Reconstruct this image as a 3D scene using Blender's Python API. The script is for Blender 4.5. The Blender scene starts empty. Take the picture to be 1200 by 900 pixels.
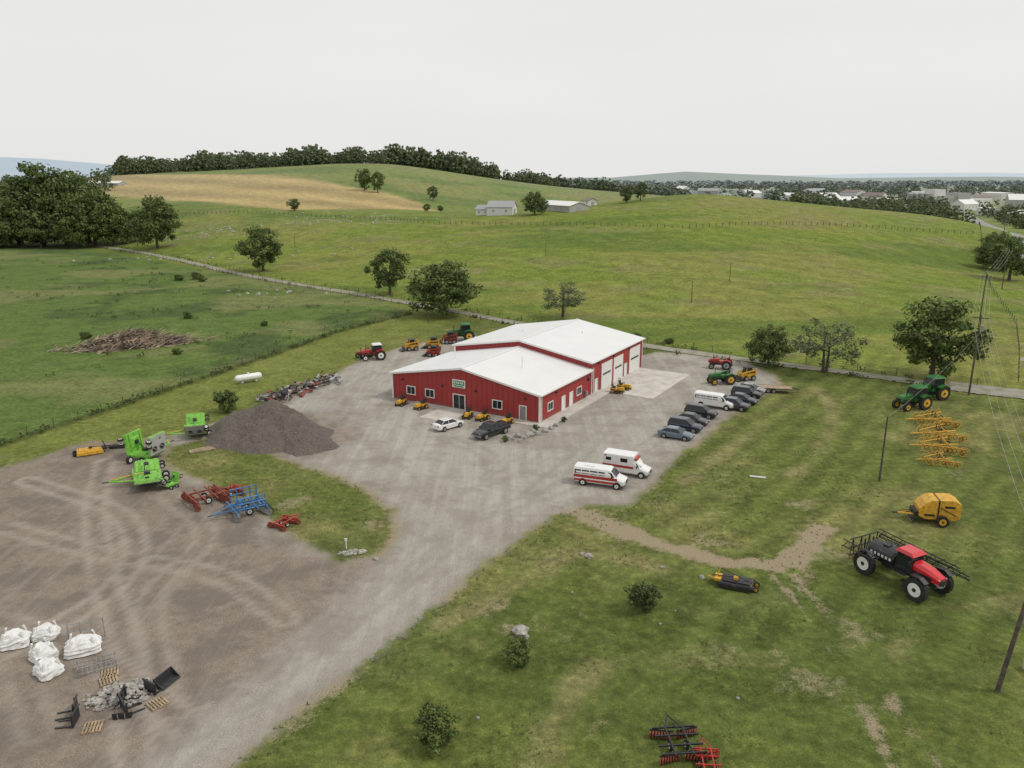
import bpy, math, random
import numpy as np
from mathutils import Matrix, Vector
random.seed(7); rng=np.random.default_rng(7)
SC=bpy.context.scene
R=math.radians
# ------------------------------------------------------------------ camera
H=34.; f=913.; p=math.atan(244/913.); sp,cp=math.sin(p),math.cos(p)
cam=bpy.data.cameras.new("camera"); camo=bpy.data.objects.new("camera",cam); SC.collection.objects.link(camo)
camo.location=(0,0,H); camo.rotation_euler=(math.pi/2-p,0,0)
cam.sensor_width=36; cam.lens=f/1200*36; cam.clip_start=.5; cam.clip_end=30000
SC.camera=camo
# ------------------------------------------------------------------ terrain height (thin plate spline through spot heights)
def v2h(v,Y): return H-Y*math.tan(p-math.atan((450-v)/f))
def u2x(u,Y,h): return (u-600)/f*(Y*cp+(H-h)*sp)
C=[]
def cv(u,Y,v):
    h=v2h(v,Y); C.append((u2x(u,Y,h),Y,h))
def ch(u,Y,h): C.append((u2x(u,Y,h),Y,h))
for u,v in [(760,232),(820,227),(900,234),(1000,244)]: cv(u,430,v)
cv(1100,410,254);cv(1150,390,263);ch(1225,400,0);ch(1350,400,0);ch(1200,550,0)
for u,h in [(0,2),(200,3),(400,5),(600,8),(800,10),(1000,8),(1150,1),(1300,0)]: ch(u,300,h)
cv(590,500,251);cv(660,520,245)
ch(700,650,14);ch(820,650,8);ch(1000,650,3);ch(1200,700,0)
cv(200,450,247);cv(350,450,245);cv(500,450,248)
for u,v in [(0,240),(140,230),(300,222),(450,222),(560,238)]: cv(u,600,v)
for u,v in [(-100,222),(0,216),(140,205),(300,197),(450,192),(560,208),(650,220),(750,228)]: cv(u,800,v)
for u,h in [(0,12),(140,22),(450,28),(650,10),(820,3),(1000,0),(1200,0)]: ch(u,1100,h)
for u in (-100,200,500,800,1100,1300): ch(u,1600,0)
for u in (-100,200,500,800,1100,1300): ch(u,150,0)
C=np.round(np.array(C),1); P=C[:,:2]/100
def K(a,b):
    r2=((a[:,None,:]-b[None])**2).sum(-1); return 0.5*r2*np.log(r2+1e-9)
n=len(P);A=np.zeros((n+3,n+3));A[:n,:n]=K(P,P)+np.eye(n)*.02;A[:n,n]=1;A[:n,n+1:]=P;A[n,:n]=1;A[n+1:,:n]=P.T
W=np.linalg.solve(A,np.r_[C[:,2],0,0,0])
def height(X,Y):
    X=np.atleast_1d(X).astype(float).ravel();Y=np.atleast_1d(Y).astype(float).ravel()
    out=np.zeros(len(X)); s=X*.68+Y*.73
    idx=np.where((s>132)&(Y<1600)&(abs(X)<1400))[0]
    for k in range(0,len(idx),60000):
        i=idx[k:k+60000]; q=np.c_[X[i],Y[i]]/100
        h=K(q,P)@W[:n]+W[n]+q@W[n+1:]
        m=np.clip((s[i]-132)/90,0,1);m=m*m*(3-2*m)
        out[i]=np.maximum(h,0)*m*(1-np.clip((Y[i]-1200)/400,0,1))*(1-np.clip((abs(X[i])-900)/500,0,1))
    return out
def hz(x,y): return float(height(x,y)[0])
# ------------------------------------------------------------------ numpy noise
LAT=rng.random((256,256))
def vn(x,y):
    xi=np.floor(x).astype(int);yi=np.floor(y).astype(int);fx=x-xi;fy=y-yi
    fx=fx*fx*(3-2*fx);fy=fy*fy*(3-2*fy);a=xi&255;b=(xi+1)&255;c=yi&255;d=(yi+1)&255
    return (LAT[a,c]*(1-fx)+LAT[b,c]*fx)*(1-fy)+(LAT[a,d]*(1-fx)+LAT[b,d]*fx)*fy
def fbm(x,y,o=4):
    r=0;am=.5;t=0
    for i in range(o):
        r=r+am*vn(x*2**i+17.3*i,y*2**i+5.1*i);t+=am;am*=.55
    return r/t
def ss(a,b,x):
    t=np.clip((x-a)/(b-a),0,1);return t*t*(3-2*t)
def sdf(poly,X,Y):
    poly=np.array(poly,float);d=np.full(X.shape,1e9);ins=np.zeros(X.shape,bool);N=len(poly)
    for i in range(N):
        a=poly[i];b=poly[(i+1)%N];e=b-a;wx=X-a[0];wy=Y-a[1]
        t=np.clip((wx*e[0]+wy*e[1])/(e@e),0,1)
        d=np.minimum(d,(wx-t*e[0])**2+(wy-t*e[1])**2)
        c=((a[1]>Y)!=(b[1]>Y))&(X<(b[0]-a[0])*(Y-a[1])/(b[1]-a[1]+1e-12)+a[0]);ins^=c
    return np.where(ins,-1,1)*np.sqrt(d)
def pld(pl,X,Y):
    d=np.full(X.shape,1e9)
    for a,b in zip(pl[:-1],pl[1:]):
        a=np.array(a,float);b=np.array(b,float);e=b-a;wx=X-a[0];wy=Y-a[1]
        t=np.clip((wx*e[0]+wy*e[1])/(e@e),0,1);d=np.minimum(d,(wx-t*e[0])**2+(wy-t*e[1])**2)
    return np.sqrt(d)
def smooth_pl(pl,n=12):
    pl=[np.array(q,float) for q in pl];pl=[2*pl[0]-pl[1]]+pl+[2*pl[-1]-pl[-2]];o=[]
    for i in range(1,len(pl)-2):
        for k in range(n):
            t=k/n;a,b,c,d=pl[i-1:i+3];o.append(.5*(2*b+(c-a)*t+(2*a-5*b+4*c-d)*t*t+(3*b-a-3*c+d)*t**3))
    o.append(pl[-2]);return np.array(o)
# ------------------------------------------------------------------ material helpers
class NT:
    def __init__(s,name):
        s.m=bpy.data.materials.new(name);s.m.use_nodes=True;s.t=s.m.node_tree;s.b=s.t.nodes['Principled BSDF']
    def n(s,ty,**kw):
        x=s.t.nodes.new(ty)
        for k,v in kw.items():
            if k in x.inputs: s.set(x.inputs[k],v)
            else: setattr(x,k,v)
        return x
    def set(s,inp,v):
        if isinstance(v,bpy.types.NodeSocket): s.t.links.new(v,inp)
        else: inp.default_value=v
    def math(s,op,a,b=None,c=None):
        x=s.t.nodes.new('ShaderNodeMath');x.operation=op;s.set(x.inputs[0],a)
        if b is not None:s.set(x.inputs[1],b)
        if c is not None:s.set(x.inputs[2],c)
        return x.outputs[0]
    def noise(s,vec,scale,detail=3,rough=.55):
        x=s.t.nodes.new('ShaderNodeTexNoise');s.set(x.inputs['Vector'],vec);x.inputs['Scale'].default_value=scale;x.inputs['Detail'].default_value=detail;x.inputs['Roughness'].default_value=rough
        return x.outputs['Fac']
    def mix(s,fac,a,b,bt='MIX'):
        x=s.t.nodes.new('ShaderNodeMix');x.data_type='RGBA';x.blend_type=bt
        s.set(x.inputs[0],fac);s.set(x.inputs[6],a if isinstance(a,bpy.types.NodeSocket) else (*a,1));s.set(x.inputs[7],b if isinstance(b,bpy.types.NodeSocket) else (*b,1))
        return x.outputs[2]
    def ramp(s,x,a,b,lo=0.,hi=1.):
        m=s.t.nodes.new('ShaderNodeMapRange');m.interpolation_type='SMOOTHSTEP';s.set(m.inputs[0],x);m.inputs[1].default_value=a;m.inputs[2].default_value=b;m.inputs[3].default_value=lo;m.inputs[4].default_value=hi
        return m.outputs[0]
    def bump(s,h,st=.4,d=.05):
        x=s.t.nodes.new('ShaderNodeBump');x.inputs['Strength'].default_value=st;x.inputs['Distance'].default_value=d;s.set(x.inputs['Height'],h);s.t.links.new(x.outputs[0],s.b.inputs['Normal'])
    def attr(s,name):
        x=s.t.nodes.new('ShaderNodeAttribute');x.attribute_name=name;return x
    def pos(s): return s.t.nodes.new('ShaderNodeNewGeometry').outputs['Position']
    def obj(s): return s.t.nodes.new('ShaderNodeTexCoord').outputs['Object']
    def grey(s,v,mul=1.):
        x=s.t.nodes.new('ShaderNodeCombineColor')
        for i in range(3): s.set(x.inputs[i],v)
        return x.outputs[0]
MC={}
def paint(name,col,rough=.45,metal=0.,var=.18,scale=3.,coat=0.):
    if name in MC:return MC[name]
    t=NT(name);o=t.obj();nz=t.noise(o,scale,3,.65)
    d=tuple(c*(1-var*1.6) for c in col);l=tuple(min(1,c*(1+var)) for c in col)
    c=t.mix(t.ramp(nz,.3,.7),d,l)
    if var>.05: c=t.mix(t.ramp(t.noise(o,scale*.6,3,.7),.55,.8,0,.4),c,(.17,.14,.11))
    t.set(t.b.inputs['Base Color'],c);t.b.inputs['Roughness'].default_value=rough;t.b.inputs['Metallic'].default_value=metal
    t.b.inputs['Coat Weight'].default_value=coat
    MC[name]=t.m;return t.m
WHITE=paint('white_paint',(.75,.75,.73),.35,var=.04)
BLACK=paint('black_paint',(.022,.022,.024),.45,var=.1)
RUBBER=paint('tyre_rubber',(.024,.022,.02),.85,var=.2)
GLASS=paint('dark_glass',(.015,.02,.025),.08,var=.02)
STEEL=paint('steel',(.35,.35,.35),.45,.6,.15)
RIM=paint('wheel_rim',(.45,.45,.46),.35,.5,.1)
GREEN=paint('tractor_green',(.03,.16,.03),.4,var=.12)
LIME=paint('mower_green',(.19,.47,.06),.5,var=.16)
YEL=paint('machine_yellow',(.64,.36,.035),.5,var=.16)
RED=paint('machine_red',(.40,.03,.02),.4,var=.15)
SRED=paint('sprayer_red',(.60,.02,.03),.3,var=.04,coat=.4)
BLUE=paint('implement_blue',(.05,.18,.38),.5,var=.18)
RUST=paint('rusty_red',(.24,.06,.035),.7,var=.3)
WOOD=paint('pallet_wood',(.36,.27,.17),.85,var=.25)
POLEW=paint('pole_wood',(.10,.08,.065),.9,var=.25)
BAG=paint('white_sack',(.72,.72,.71),.7,var=.06)
CONC=paint('concrete',(.52,.49,.44),.9,var=.10,scale=.5)
ROCKM=paint('limestone',(.36,.34,.31),.9,var=.3,scale=1.5)
BARK=paint('bark',(.10,.08,.065),.95,var=.3)
DEAD=paint('dead_wood',(.36,.28,.21),.95,var=.4,scale=.5)
LAMP=paint('lamp_lens',(.6,.55,.5),.2,var=.02)
TAIL=paint('tail_lens',(.35,.01,.01),.25,var=.02)
# ------------------------------------------------------------------ mesh builder
class B:
    def __init__(s): s.v=[];s.f=[];s.mi=[];s.ms=[];s.T=Matrix()
    def m(s,mat):
        if mat not in s.ms:s.ms.append(mat)
        return s.ms.index(mat)
    def add(s,vs,fs,mat):
        o=len(s.v);T=s.T;s.v+=[tuple(T@Vector(q)) for q in vs];i=s.m(mat)
        for q in fs:s.f.append([o+k for k in q]);s.mi.append(i)
    def box(s,c,d,mat,rx=0,ry=0,rz=0,taper=1.):
        M=Matrix.Translation(c)@Matrix.Rotation(R(rz),4,'Z')@Matrix.Rotation(R(ry),4,'Y')@Matrix.Rotation(R(rx),4,'X')
        x,y,z=[k/2 for k in d];t=taper
        vs=[M@Vector(q) for q in [(-x,-y,-z),(x,-y,-z),(x,y,-z),(-x,y,-z),(-x*t,-y*t,z),(x*t,-y*t,z),(x*t,y*t,z),(-x*t,y*t,z)]]
        s.add(vs,[(0,3,2,1),(4,5,6,7),(0,1,5,4),(1,2,6,5),(2,3,7,6),(3,0,4,7)],mat)
    def cyl(s,a,b,r,mat,n=8,r2=None,cap=True):
        a=Vector(a);b=Vector(b);d=(b-a)
        if d.length<1e-6:return
        q=d.to_track_quat('Z','Y').to_matrix();r2=r if r2 is None else r2;vs=[]
        for k,(c,rr) in enumerate(((a,r),(b,r2))):
            for i in range(n):
                an=2*math.pi*i/n;vs.append(c+q@Vector((math.cos(an)*rr,math.sin(an)*rr,0)))
        fs=[(i,(i+1)%n,n+(i+1)%n,n+i) for i in range(n)]
        if cap: fs+=[tuple(range(n-1,-1,-1)),tuple(range(n,2*n))]
        s.add(vs,fs,mat)
    def prism(s,pts,y0,y1,mat):
        n=len(pts);vs=[(x,y0,z) for x,z in pts]+[(x,y1,z) for x,z in pts]
        s.add(vs,[(i,(i+1)%n,n+(i+1)%n,n+i) for i in range(n)]+[tuple(range(n-1,-1,-1)),tuple(range(n,2*n))],mat)
    def loft(s,rings,mat,closed=True):
        n=len(rings[0]);vs=[q for r in rings for q in r];fs=[]
        for k in range(len(rings)-1):
            for i in range(n): fs.append((k*n+i,k*n+(i+1)%n,(k+1)*n+(i+1)%n,(k+1)*n+i))
        fs+=[tuple(range(n-1,-1,-1)),tuple(range((len(rings)-1)*n,len(rings)*n))]
        s.add(vs,fs,mat)
    def fr(s,b,t,mat): # frustum: b,t=(x0,x1,hw,z)
        vs=[(b[0],-b[2],b[3]),(b[1],-b[2],b[3]),(b[1],b[2],b[3]),(b[0],b[2],b[3]),(t[0],-t[2],t[3]),(t[1],-t[2],t[3]),(t[1],t[2],t[3]),(t[0],t[2],t[3])]
        s.add(vs,[(0,3,2,1),(4,5,6,7),(0,1,5,4),(1,2,6,5),(2,3,7,6),(3,0,4,7)],mat)
    def wheel(s,x,y,r,w,rim=None,n=18,z=None):
        rim=rim or RIM;z=r if z is None else z;sg=1 if y>=0 else -1
        s.cyl((x,y-w/2,z),(x,y+w/2,z),r,RUBBER,n)
        s.cyl((x,y-w/2-.012,z),(x,y+w/2+.012,z),r*.58,rim,n)
        s.cyl((x,y+sg*(w/2+.01),z),(x,y+sg*(w/2+.04),z),r*.18,BLACK,8)
        if r>.6:
            for i in range(n):
                a=2*math.pi*(i+.5)/n;s.box((x+math.cos(a)*r,y,z+math.sin(a)*r),(.07,w*.96,.09),RUBBER,ry=-math.degrees(a)+90)
    def ring(s,c,ax,Rr,r,mat,n=12,spokes=0):
        q=Vector(ax).to_track_quat('Z','Y').to_matrix();c=Vector(c);pt=[c+q@Vector((math.cos(2*math.pi*i/n)*Rr,math.sin(2*math.pi*i/n)*Rr,0)) for i in range(n)]
        for i in range(n): s.cyl(pt[i],pt[(i+1)%n],r,mat,4)
        for i in range(spokes): s.cyl(c,pt[(i*n)//spokes],r*.7,mat,4)
    def done(s,name,loc=(0,0,0),hd=0,parent=None,smooth=False,scale=1.):
        me=bpy.data.meshes.new(name);me.from_pydata(s.v,[],s.f)
        for m in s.ms:me.materials.append(m)
        me.polygons.foreach_set('material_index',s.mi)
        if smooth: me.polygons.foreach_set('use_smooth',[True]*len(me.polygons))
        me.update();o=bpy.data.objects.new(name,me);SC.collection.objects.link(o)
        o.location=loc;o.rotation_euler[2]=R(hd);o.scale=(scale,)*3
        if parent:o.parent=parent
        return o
def at(x,y,dz=0): return (x,y,hz(x,y)+dz)
def npmesh(name,V,F,mats,mi=None,attrs=None,smooth=False):
    me=bpy.data.meshes.new(name);V=np.asarray(V,np.float32);F=np.asarray(F,np.int32);k=F.shape[1]
    me.vertices.add(len(V));me.vertices.foreach_set('co',V.ravel())
    me.loops.add(F.size);me.loops.foreach_set('vertex_index',F.ravel())
    me.polygons.add(len(F));me.polygons.foreach_set('loop_start',np.arange(len(F),dtype=np.int32)*k)
    for m in mats:me.materials.append(m)
    if mi is not None:me.polygons.foreach_set('material_index',np.asarray(mi,np.int32))
    me.polygons.foreach_set('use_smooth',np.full(len(F),smooth))
    me.update(calc_edges=True)
    if attrs:
        for an,ty,arr in attrs:
            a=me.attributes.new(an,ty,'POINT');a.data.foreach_set('color' if ty=='FLOAT_COLOR' else 'value',np.asarray(arr,np.float32).ravel())
    me.validate()
    return me
def link(name,me,loc=(0,0,0),rz=0,sc=(1,1,1)):
    o=bpy.data.objects.new(name,me);SC.collection.objects.link(o);o.location=loc;o.rotation_euler[2]=rz;o.scale=sc;return o
# ------------------------------------------------------------------ ground
LOT=[(-28,20),(-17.6,38),(-14.9,43.1),(-10.5,49.4),(-5.7,58.4),(-.8,66.7),(4.3,74.7),(8.2,77.1),(12.3,77.1),(15.4,82),(21.7,93.6),(31,108.1),(39.5,119.5),(44.2,123.6),(45.9,133.2),(44,144),(36,150),(29,152),(24,147),(14,152),(2,161),(-8,168),(-14,166),(-20.9,158),(-28.8,145),(-31.5,134),(-33.4,124),(-36,116),(-40,109),(-43.5,104.2),(-46.5,98.5),(-56.1,97.6),(-59,92),(-63,84),(-95,62),(-130,55),(-130,0),(-28,0)]
ISL=[(-44.7,95.2),(-41,99.6),(-36,99),(-28.5,91.5),(-17.4,83),(-12.4,76),(-11,69.6),(-12.2,65.4),(-15.6,64.4),(-21.6,69.6),(-26.9,75.5),(-36.9,84.6),(-43.2,89.5)]
BRN=[(-27,30),(-22,40),(-17,52),(-12.5,62.5),(-13,66),(-21.6,71),(-30,80),(-43,91),(-46,103),(-60,103),(-140,70),(-140,0),(-38,0)]
LANE=[(-260,440),(-192,378),(-144,331.5),(-88.7,270.4),(-36.7,222),(0,184.5),(26.5,158.5),(60.7,134.3),(76.4,123.5),(92,116),(112,108)]
FL=[(-80,60),(-66.9,96.2),(-52.7,133.2),(-38.7,173.9),(-26,196)]
TRACK=[(3.5,77.5),(8,74.5),(13.1,68.5),(19.4,64.4),(23.5,63.6),(26.2,65.9),(31.1,71.4)]
WT=[[(22.8,62),(23.5,57.1),(23.6,50.9),(23.2,42.6),(22,34)],[(24.8,62),(25.2,57.1),(25.6,50.9),(25.4,42.6),(25,34)]]
DRY=[[(0,37),(2.2,41.7),(6,47.9),(10,50.1),(18,50)],[(-6,54),(0,60),(6,66),(14,63)],[(8,60),(16,56.5),(23,58)],[(28,50),(33,55),(40,57),(50,60)],[(33,86),(40,95),(48,112),(50,124)],[(20,84),(27,93),(36,106)]]
# wheel tracks through the gravel and the dirt lot (centre lines)
TRK=[[(-20,36),(-12,52),(-3,70),(6,88),(16,108),(30,128)],[(-18,45),(-9,62),(-2,78),(-3,92),(-9,99)],[(-14,52),(-5,72),(8,84),(22,102),(36,122)],[(-16,50),(-10,68),(-12,84),(-20,96),(-28,112),(-26,135),(-16,150)],
 [(-22,38),(-28,50),(-36,62),(-44,76),(-50,90)],[(-18,55),(-26,62),(-38,66),(-52,72),(-66,76)],[(-24,46),(-30,58),(-30,70),(-38,80)],[(-40,46),(-34,60),(-40,74),(-56,84)],[(2,80),(10,96),(12,112),(22,112),(30,118)],[(-2,84),(6,100),(4,98),(-2,98)],[(-30,42),(-42,56),(-60,64),(-80,60)],[(-20,42),(-34,52),(-50,56),(-70,50)]]
TAN=[(-700,625),(-320,625),(-125,440),(-46,488),(-58,545),(-193,685),(-382,800),(-700,810)]
def grow(s,end,k,st): 
    o=[];d=st
    while s<end: s+=d;d*=1+k;o.append(s)
    return o
xp=list(np.arange(0,75,.5))+grow(75,1100,.022,.5)+grow(1100+20,15000,.12,30)
xs=np.array(sorted(set([-a for a in xp]+xp)))
ys=np.array(grow(-60,18,0,4)+list(np.arange(20.5,190,.5))+grow(190,1600,.014,.5)+grow(1620,16000,.07,25))
nx,ny=len(xs),len(ys)
X,Y=np.meshgrid(xs,ys);X=X.ravel();Y=Y.ravel();Z=height(X,Y)
S=X*.68+Y*.73
near=(abs(X)<140)&(Y<200)
dg=np.full(X.shape,30.);db=np.zeros(X.shape);bare=np.zeros(X.shape);trk=np.zeros(X.shape)
xn,yn=X[near],Y[near]
dl=sdf(LOT,xn,yn);di=sdf(ISL,xn,yn);dg[near]=np.maximum(dl,-di)+(fbm(xn/1.7+5,yn/1.7)-.5)*1.1
db[near]=np.maximum.reduce([ss(3,-3,sdf(BRN,xn,yn)+(fbm(xn/6,yn/6)-.5)*7),.85*ss(14,8,np.hypot(xn+31.5,yn-100)+(fbm(xn/3,yn/3)-.5)*6),.35*ss(-3,0,dg[near]),.4*ss(.55,.72,fbm(xn/7+60,yn/11))])
tv=np.zeros(xn.shape)
for i,pl in enumerate(TRK):
    d_=pld(smooth_pl(pl,6),xn,yn);tv=np.maximum(tv,ss(.55,.1,abs(d_-.95)+(vn(xn*1.3,yn*1.3)-.5)*.35)*(.45+.5*((i*37)%10)/10.))
trk[near]=tv*ss(.25,.6,fbm(xn/4+90,yn/4)+.15)
nb=fbm(xn/2.2,yn/2.2);nb2=fbm(xn/9+40,yn/9)
tr=pld(TRACK,xn,yn);bb=ss(2.3,.7,tr+(nb-.5)*2.6)
for w in WT: bb=np.maximum(bb,ss(.9,.2,pld(w,xn,yn)+(nb-.5)*1.6)*ss(.25,.6,nb2+.12)*.85)
for (cx,cy,r) in [(24,64.5,4),(29,67,4.5),(30,72,3),(31,78,3),(19,68,3),(-1.5,57,2.2),(0,53.5,1.6),(-13.5,43,2.5),(21,47,4),(26,52,3),(16,84,2.5),(9,75.5,2.5),(-24,78,3),(-14,72,2)]:
    bb=np.maximum(bb,ss(1.,.2,np.hypot(xn-cx,yn-cy)/r+(nb-.5)*1.9)*.55)
bb=np.maximum(bb,ss(2.2,0,dg[near])*ss(.35,.62,nb2)*.8)
bb=np.maximum(bb,ss(.6,.78,fbm(xn/5+9,yn/5+3))*.4*(yn<95)*(xn>-12))
bare[near]=bb
def lerp(a,b,t): return a*(1-t[:,None])+np.array(b)[None]*t[:,None]
lawn=np.array((.112,.138,.034));T=np.tile(lawn,(len(X),1))
past=ss(133,142,S+(fbm(X/20,Y/20)-.5)*3)
T=lerp(T,(.148,.196,.034),past)
lf=sdf([(-80,60),(-66.9,96.2),(-52.7,133.2),(-38.7,173.9),(-26,200),(-36,218),(-192,372),(-600,700),(-600,20),(-90,20)],X,Y)
rough=ss(1.,-1.,lf)*(1-past)
T=lerp(T,(.098,.148,.036),rough)
m1=fbm(X/14,Y/14);m2=fbm(X/45+9,Y/45+2);m3=fbm(X/4+3,Y/4)
T=lerp(T,(.058,.090,.028),rough*ss(.5,.68,m1)*.8)
T=lerp(T,(.17,.18,.07),rough*ss(.5,.68,fbm(X/24+70,Y/18))*.75)
T=lerp(T,(.205,.195,.075),(1-past)*(1-rough)*ss(.42,.72,m1*.6+m3*.4)*.8)
T=lerp(T,(.075,.105,.026),(1-past)*(1-rough)*ss(.5,.66,fbm(X/17+33,Y/17))*.6)
T=lerp(T,(.20,.205,.055),past*ss(.4,.66,m2)*.8)
T=lerp(T,(.20,.185,.085),past*ss(.54,.70,fbm(X/18+31,Y/12))*.55)
T=lerp(T,(.100,.150,.028),past*ss(.5,.7,fbm(X/60+50,Y/22))*.8)
strip=ss(-2,1,lf)*ss(26,12,lf)*ss(85,100,Y)*(X<0)*(1-past)
T=lerp(T,(.165,.190,.045),strip*.75)
q=(X*.80-Y*.60)+(fbm(X/30,Y/30)-.5)*9
st=np.sin(q*2*math.pi/3.4)
T*= (1+.13*st*((X>10)&(Y>50)&(Y<150)))[:,None]
q2=(X*.5+Y*.86)+(fbm(X/25+7,Y/25)-.5)*14
T*= (1+.10*np.sin(q2*2*math.pi/3.)*((X<22)&(X>-20)&(Y<72)))[:,None]
T*= (1+.06*np.sin((X*.72+Y*.69+(fbm(X/80,Y/80)-.5)*60)*2*math.pi/11.)*past)[:,None]
for dd in DRY: 
    k=near&(Y<130);v=np.zeros(X.shape);v[k]=ss(1.8,.1,pld(smooth_pl(dd,5),X[k],Y[k])+(m3[k]-.5)*3.)*ss(.3,.6,m1[k]+.1);T=lerp(T,(.28,.24,.12),v*.5)
T*= (1-.4*ss(1.8,.2,np.where(Y<220,pld(FL,X,Y),99)+(m3-.5)*1.5))[:,None]
tf=ss(6,-6,sdf(TAN,X,Y)+(fbm(X/30,Y/30)-.5)*16)
tc_=np.array((.42,.32,.14))[None]*(.88+.14*np.sin((X*.6+Y*.8)/9)+.35*(fbm(X/50,Y/25)-.5))[:,None]
T=T*(1-(tf*.95)[:,None])+tc_*(tf*.95)[:,None]
tp=ss(4,-4,sdf([(42,480),(60,560),(110,620),(130,560),(95,500)],X,Y));T=lerp(T,(.30,.24,.11),tp*.8)
far=ss(700,1300,Y);pf=fbm(X/260,Y/420)
T=lerp(T,(.16,.20,.09),far);T=lerp(T,(.30,.27,.16),far*ss(.52,.58,pf)*.9);T=lerp(T,(.08,.105,.065),far*ss(.45,.40,pf))
d=np.hypot(X,Y);T=lerp(T,(.32,.37,.36),1-np.exp(-np.maximum(d-350,0)/3000.))  # aerial haze painted into the tint, stronger with distance
def ground_mat():
    t=NT('ground_grass_gravel');po=t.pos()
    ti=t.attr('tint').outputs['Color'];dgn=t.attr('dg').outputs['Fac'];dbn=t.attr('db').outputs['Fac'];ba=t.attr('bare').outputs['Fac'];tk=t.attr('trk').outputs['Fac']
    nf=t.noise(po,8,3,.8);nm=t.noise(po,1.3,4,.72);nl=t.noise(po,.25,3,.65)
    k=t.math('ADD',t.math('MULTIPLY',nf,.9),t.math('MULTIPLY',nm,.9));k=t.math('ADD',k,t.math('MULTIPLY',nl,.6))
    k=t.ramp(k,.75,1.65,.40,1.64)
    g=t.mix(1.,ti,t.grey(k),'MULTIPLY')
    g=t.mix(t.ramp(t.math('ADD',nm,t.math('MULTIPLY',nf,.5)),.78,1.0,0,.5),g,t.mix(1.,g,(1.75,1.32,1.5),'MULTIPLY'))
    bm_=t.math('ADD',ba,t.math('MULTIPLY',t.math('SUBTRACT',t.math('ADD',nm,nf),1.),1.1))
    bf=t.ramp(bm_,.30,.9,0,.9)
    ec=t.mix(t.ramp(nf,.3,.7),(.25,.195,.13),(.40,.33,.23))
    g=t.mix(bf,g,ec)
    mp=t.n('ShaderNodeMapping');t.set(mp.inputs['Vector'],po);mp.inputs['Rotation'].default_value=(0,0,R(31));mp.inputs['Scale'].default_value=(.75,.035,1)
    streak=t.noise(mp.outputs[0],1,3,.65)
    sp1=t.ramp(t.math('ADD',t.math('MULTIPLY',nf,.8),t.math('MULTIPLY',nm,.35)),.37,.80)
    lg=t.mix(sp1,(.265,.243,.208),(.45,.425,.38))
    lg=t.mix(t.ramp(streak,.42,.66,0,.5),lg,(.47,.45,.41));lg=t.mix(t.ramp(nl,.47,.66,0,.6),lg,(.27,.24,.20))
    br=t.mix(sp1,(.165,.135,.108),(.34,.285,.235))
    br=t.mix(t.ramp(nl,.44,.60,0,.6),br,(.155,.130,.108));br=t.mix(t.ramp(streak,.5,.72,0,.35),br,(.34,.30,.255))
    lg=t.mix(t.math('MULTIPLY',tk,.55),lg,(.235,.215,.185));br=t.mix(t.math('MULTIPLY',tk,.75),br,(.39,.345,.295))
    gr=t.mix(dbn,lg,br)
    ed=t.math('ADD',dgn,t.math('MULTIPLY',t.math('SUBTRACT',t.math('ADD',nm,nf),1.),3.2))
    ef=t.ramp(ed,-.6,.7)
    col=t.mix(ef,gr,g)
    t.set(t.b.inputs['Base Color'],col);t.b.inputs['Roughness'].default_value=.95;t.b.inputs['Specular IOR Level'].default_value=.1
    t.bump(t.noise(po,3.5,3,.75),.75,.2)
    return t.m
GM=ground_mat()
V=np.c_[X,Y,Z]
ii,jj=np.meshgrid(np.arange(nx-1),np.arange(ny-1));a=(jj*nx+ii).ravel();F=np.c_[a,a+1,a+1+nx,a+nx]
inside=(dg[F]<0).all(1)
def sub(name,mask):
    Fs=F[mask];u,inv=np.unique(Fs,return_inverse=True);inv=inv.reshape(Fs.shape)
    T4=np.c_[T[u],np.ones(len(u))]
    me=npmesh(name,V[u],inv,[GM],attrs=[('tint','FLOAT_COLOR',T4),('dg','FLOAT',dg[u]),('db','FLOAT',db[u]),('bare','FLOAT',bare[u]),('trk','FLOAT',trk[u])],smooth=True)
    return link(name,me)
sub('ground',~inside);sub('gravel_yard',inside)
# ------------------------------------------------------------------ ribbons (lane, road)
def ribbon(name,pl,w,mat,lift=.05,jit=0.,off=0.):
    c=smooth_pl(pl);t=np.gradient(c,axis=0);t/=np.linalg.norm(t,axis=1)[:,None];nn=np.c_[-t[:,1],t[:,0]];rows=[]
    for k in (-.5,-.17,.17,.5):
        j=(rng.random(len(c))-.5)*jit*(abs(k)>.4);rows.append(c+nn*((w*k+off+j)[:,None] if jit else w*k+off))
    Vv=np.concatenate(rows);z=height(Vv[:,0],Vv[:,1])+lift;L=len(c);Ff=[]
    for k in range(3):
        for i in range(L-1):Ff.append((k*L+i,(k+1)*L+i,(k+1)*L+i+1,k*L+i+1))
    me=npmesh(name,np.c_[Vv,z],Ff,[mat]);return link(name,me)
t=NT('lane_gravel');po=t.pos();n1=t.noise(po,5,4,.7);t.set(t.b.inputs['Base Color'],t.mix(t.ramp(t.noise(po,.5,4),.35,.7),t.mix(n1,(.24,.22,.185),(.38,.36,.32)),(.20,.20,.11)));t.b.inputs['Roughness'].default_value=.95;LANEM=t.m
t=NT('asphalt');po=t.pos();n1=t.noise(po,3,4,.7);t.set(t.b.inputs['Base Color'],t.mix(n1,(.21,.21,.21),(.29,.29,.285)));t.b.inputs['Roughness'].default_value=.9;ASPH=t.m
ribbon('farm_lane',LANE,3.4,LANEM,.10,.7)
ribbon('road_junction',[(73,126),(80,121.5),(90,117),(108,109)],6.5,LANEM,.13,.6)
ROAD=[(108,60),(112,105),(124,150),(158,220),(212,322),(272,436),(340,575),(430,760)]
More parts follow.
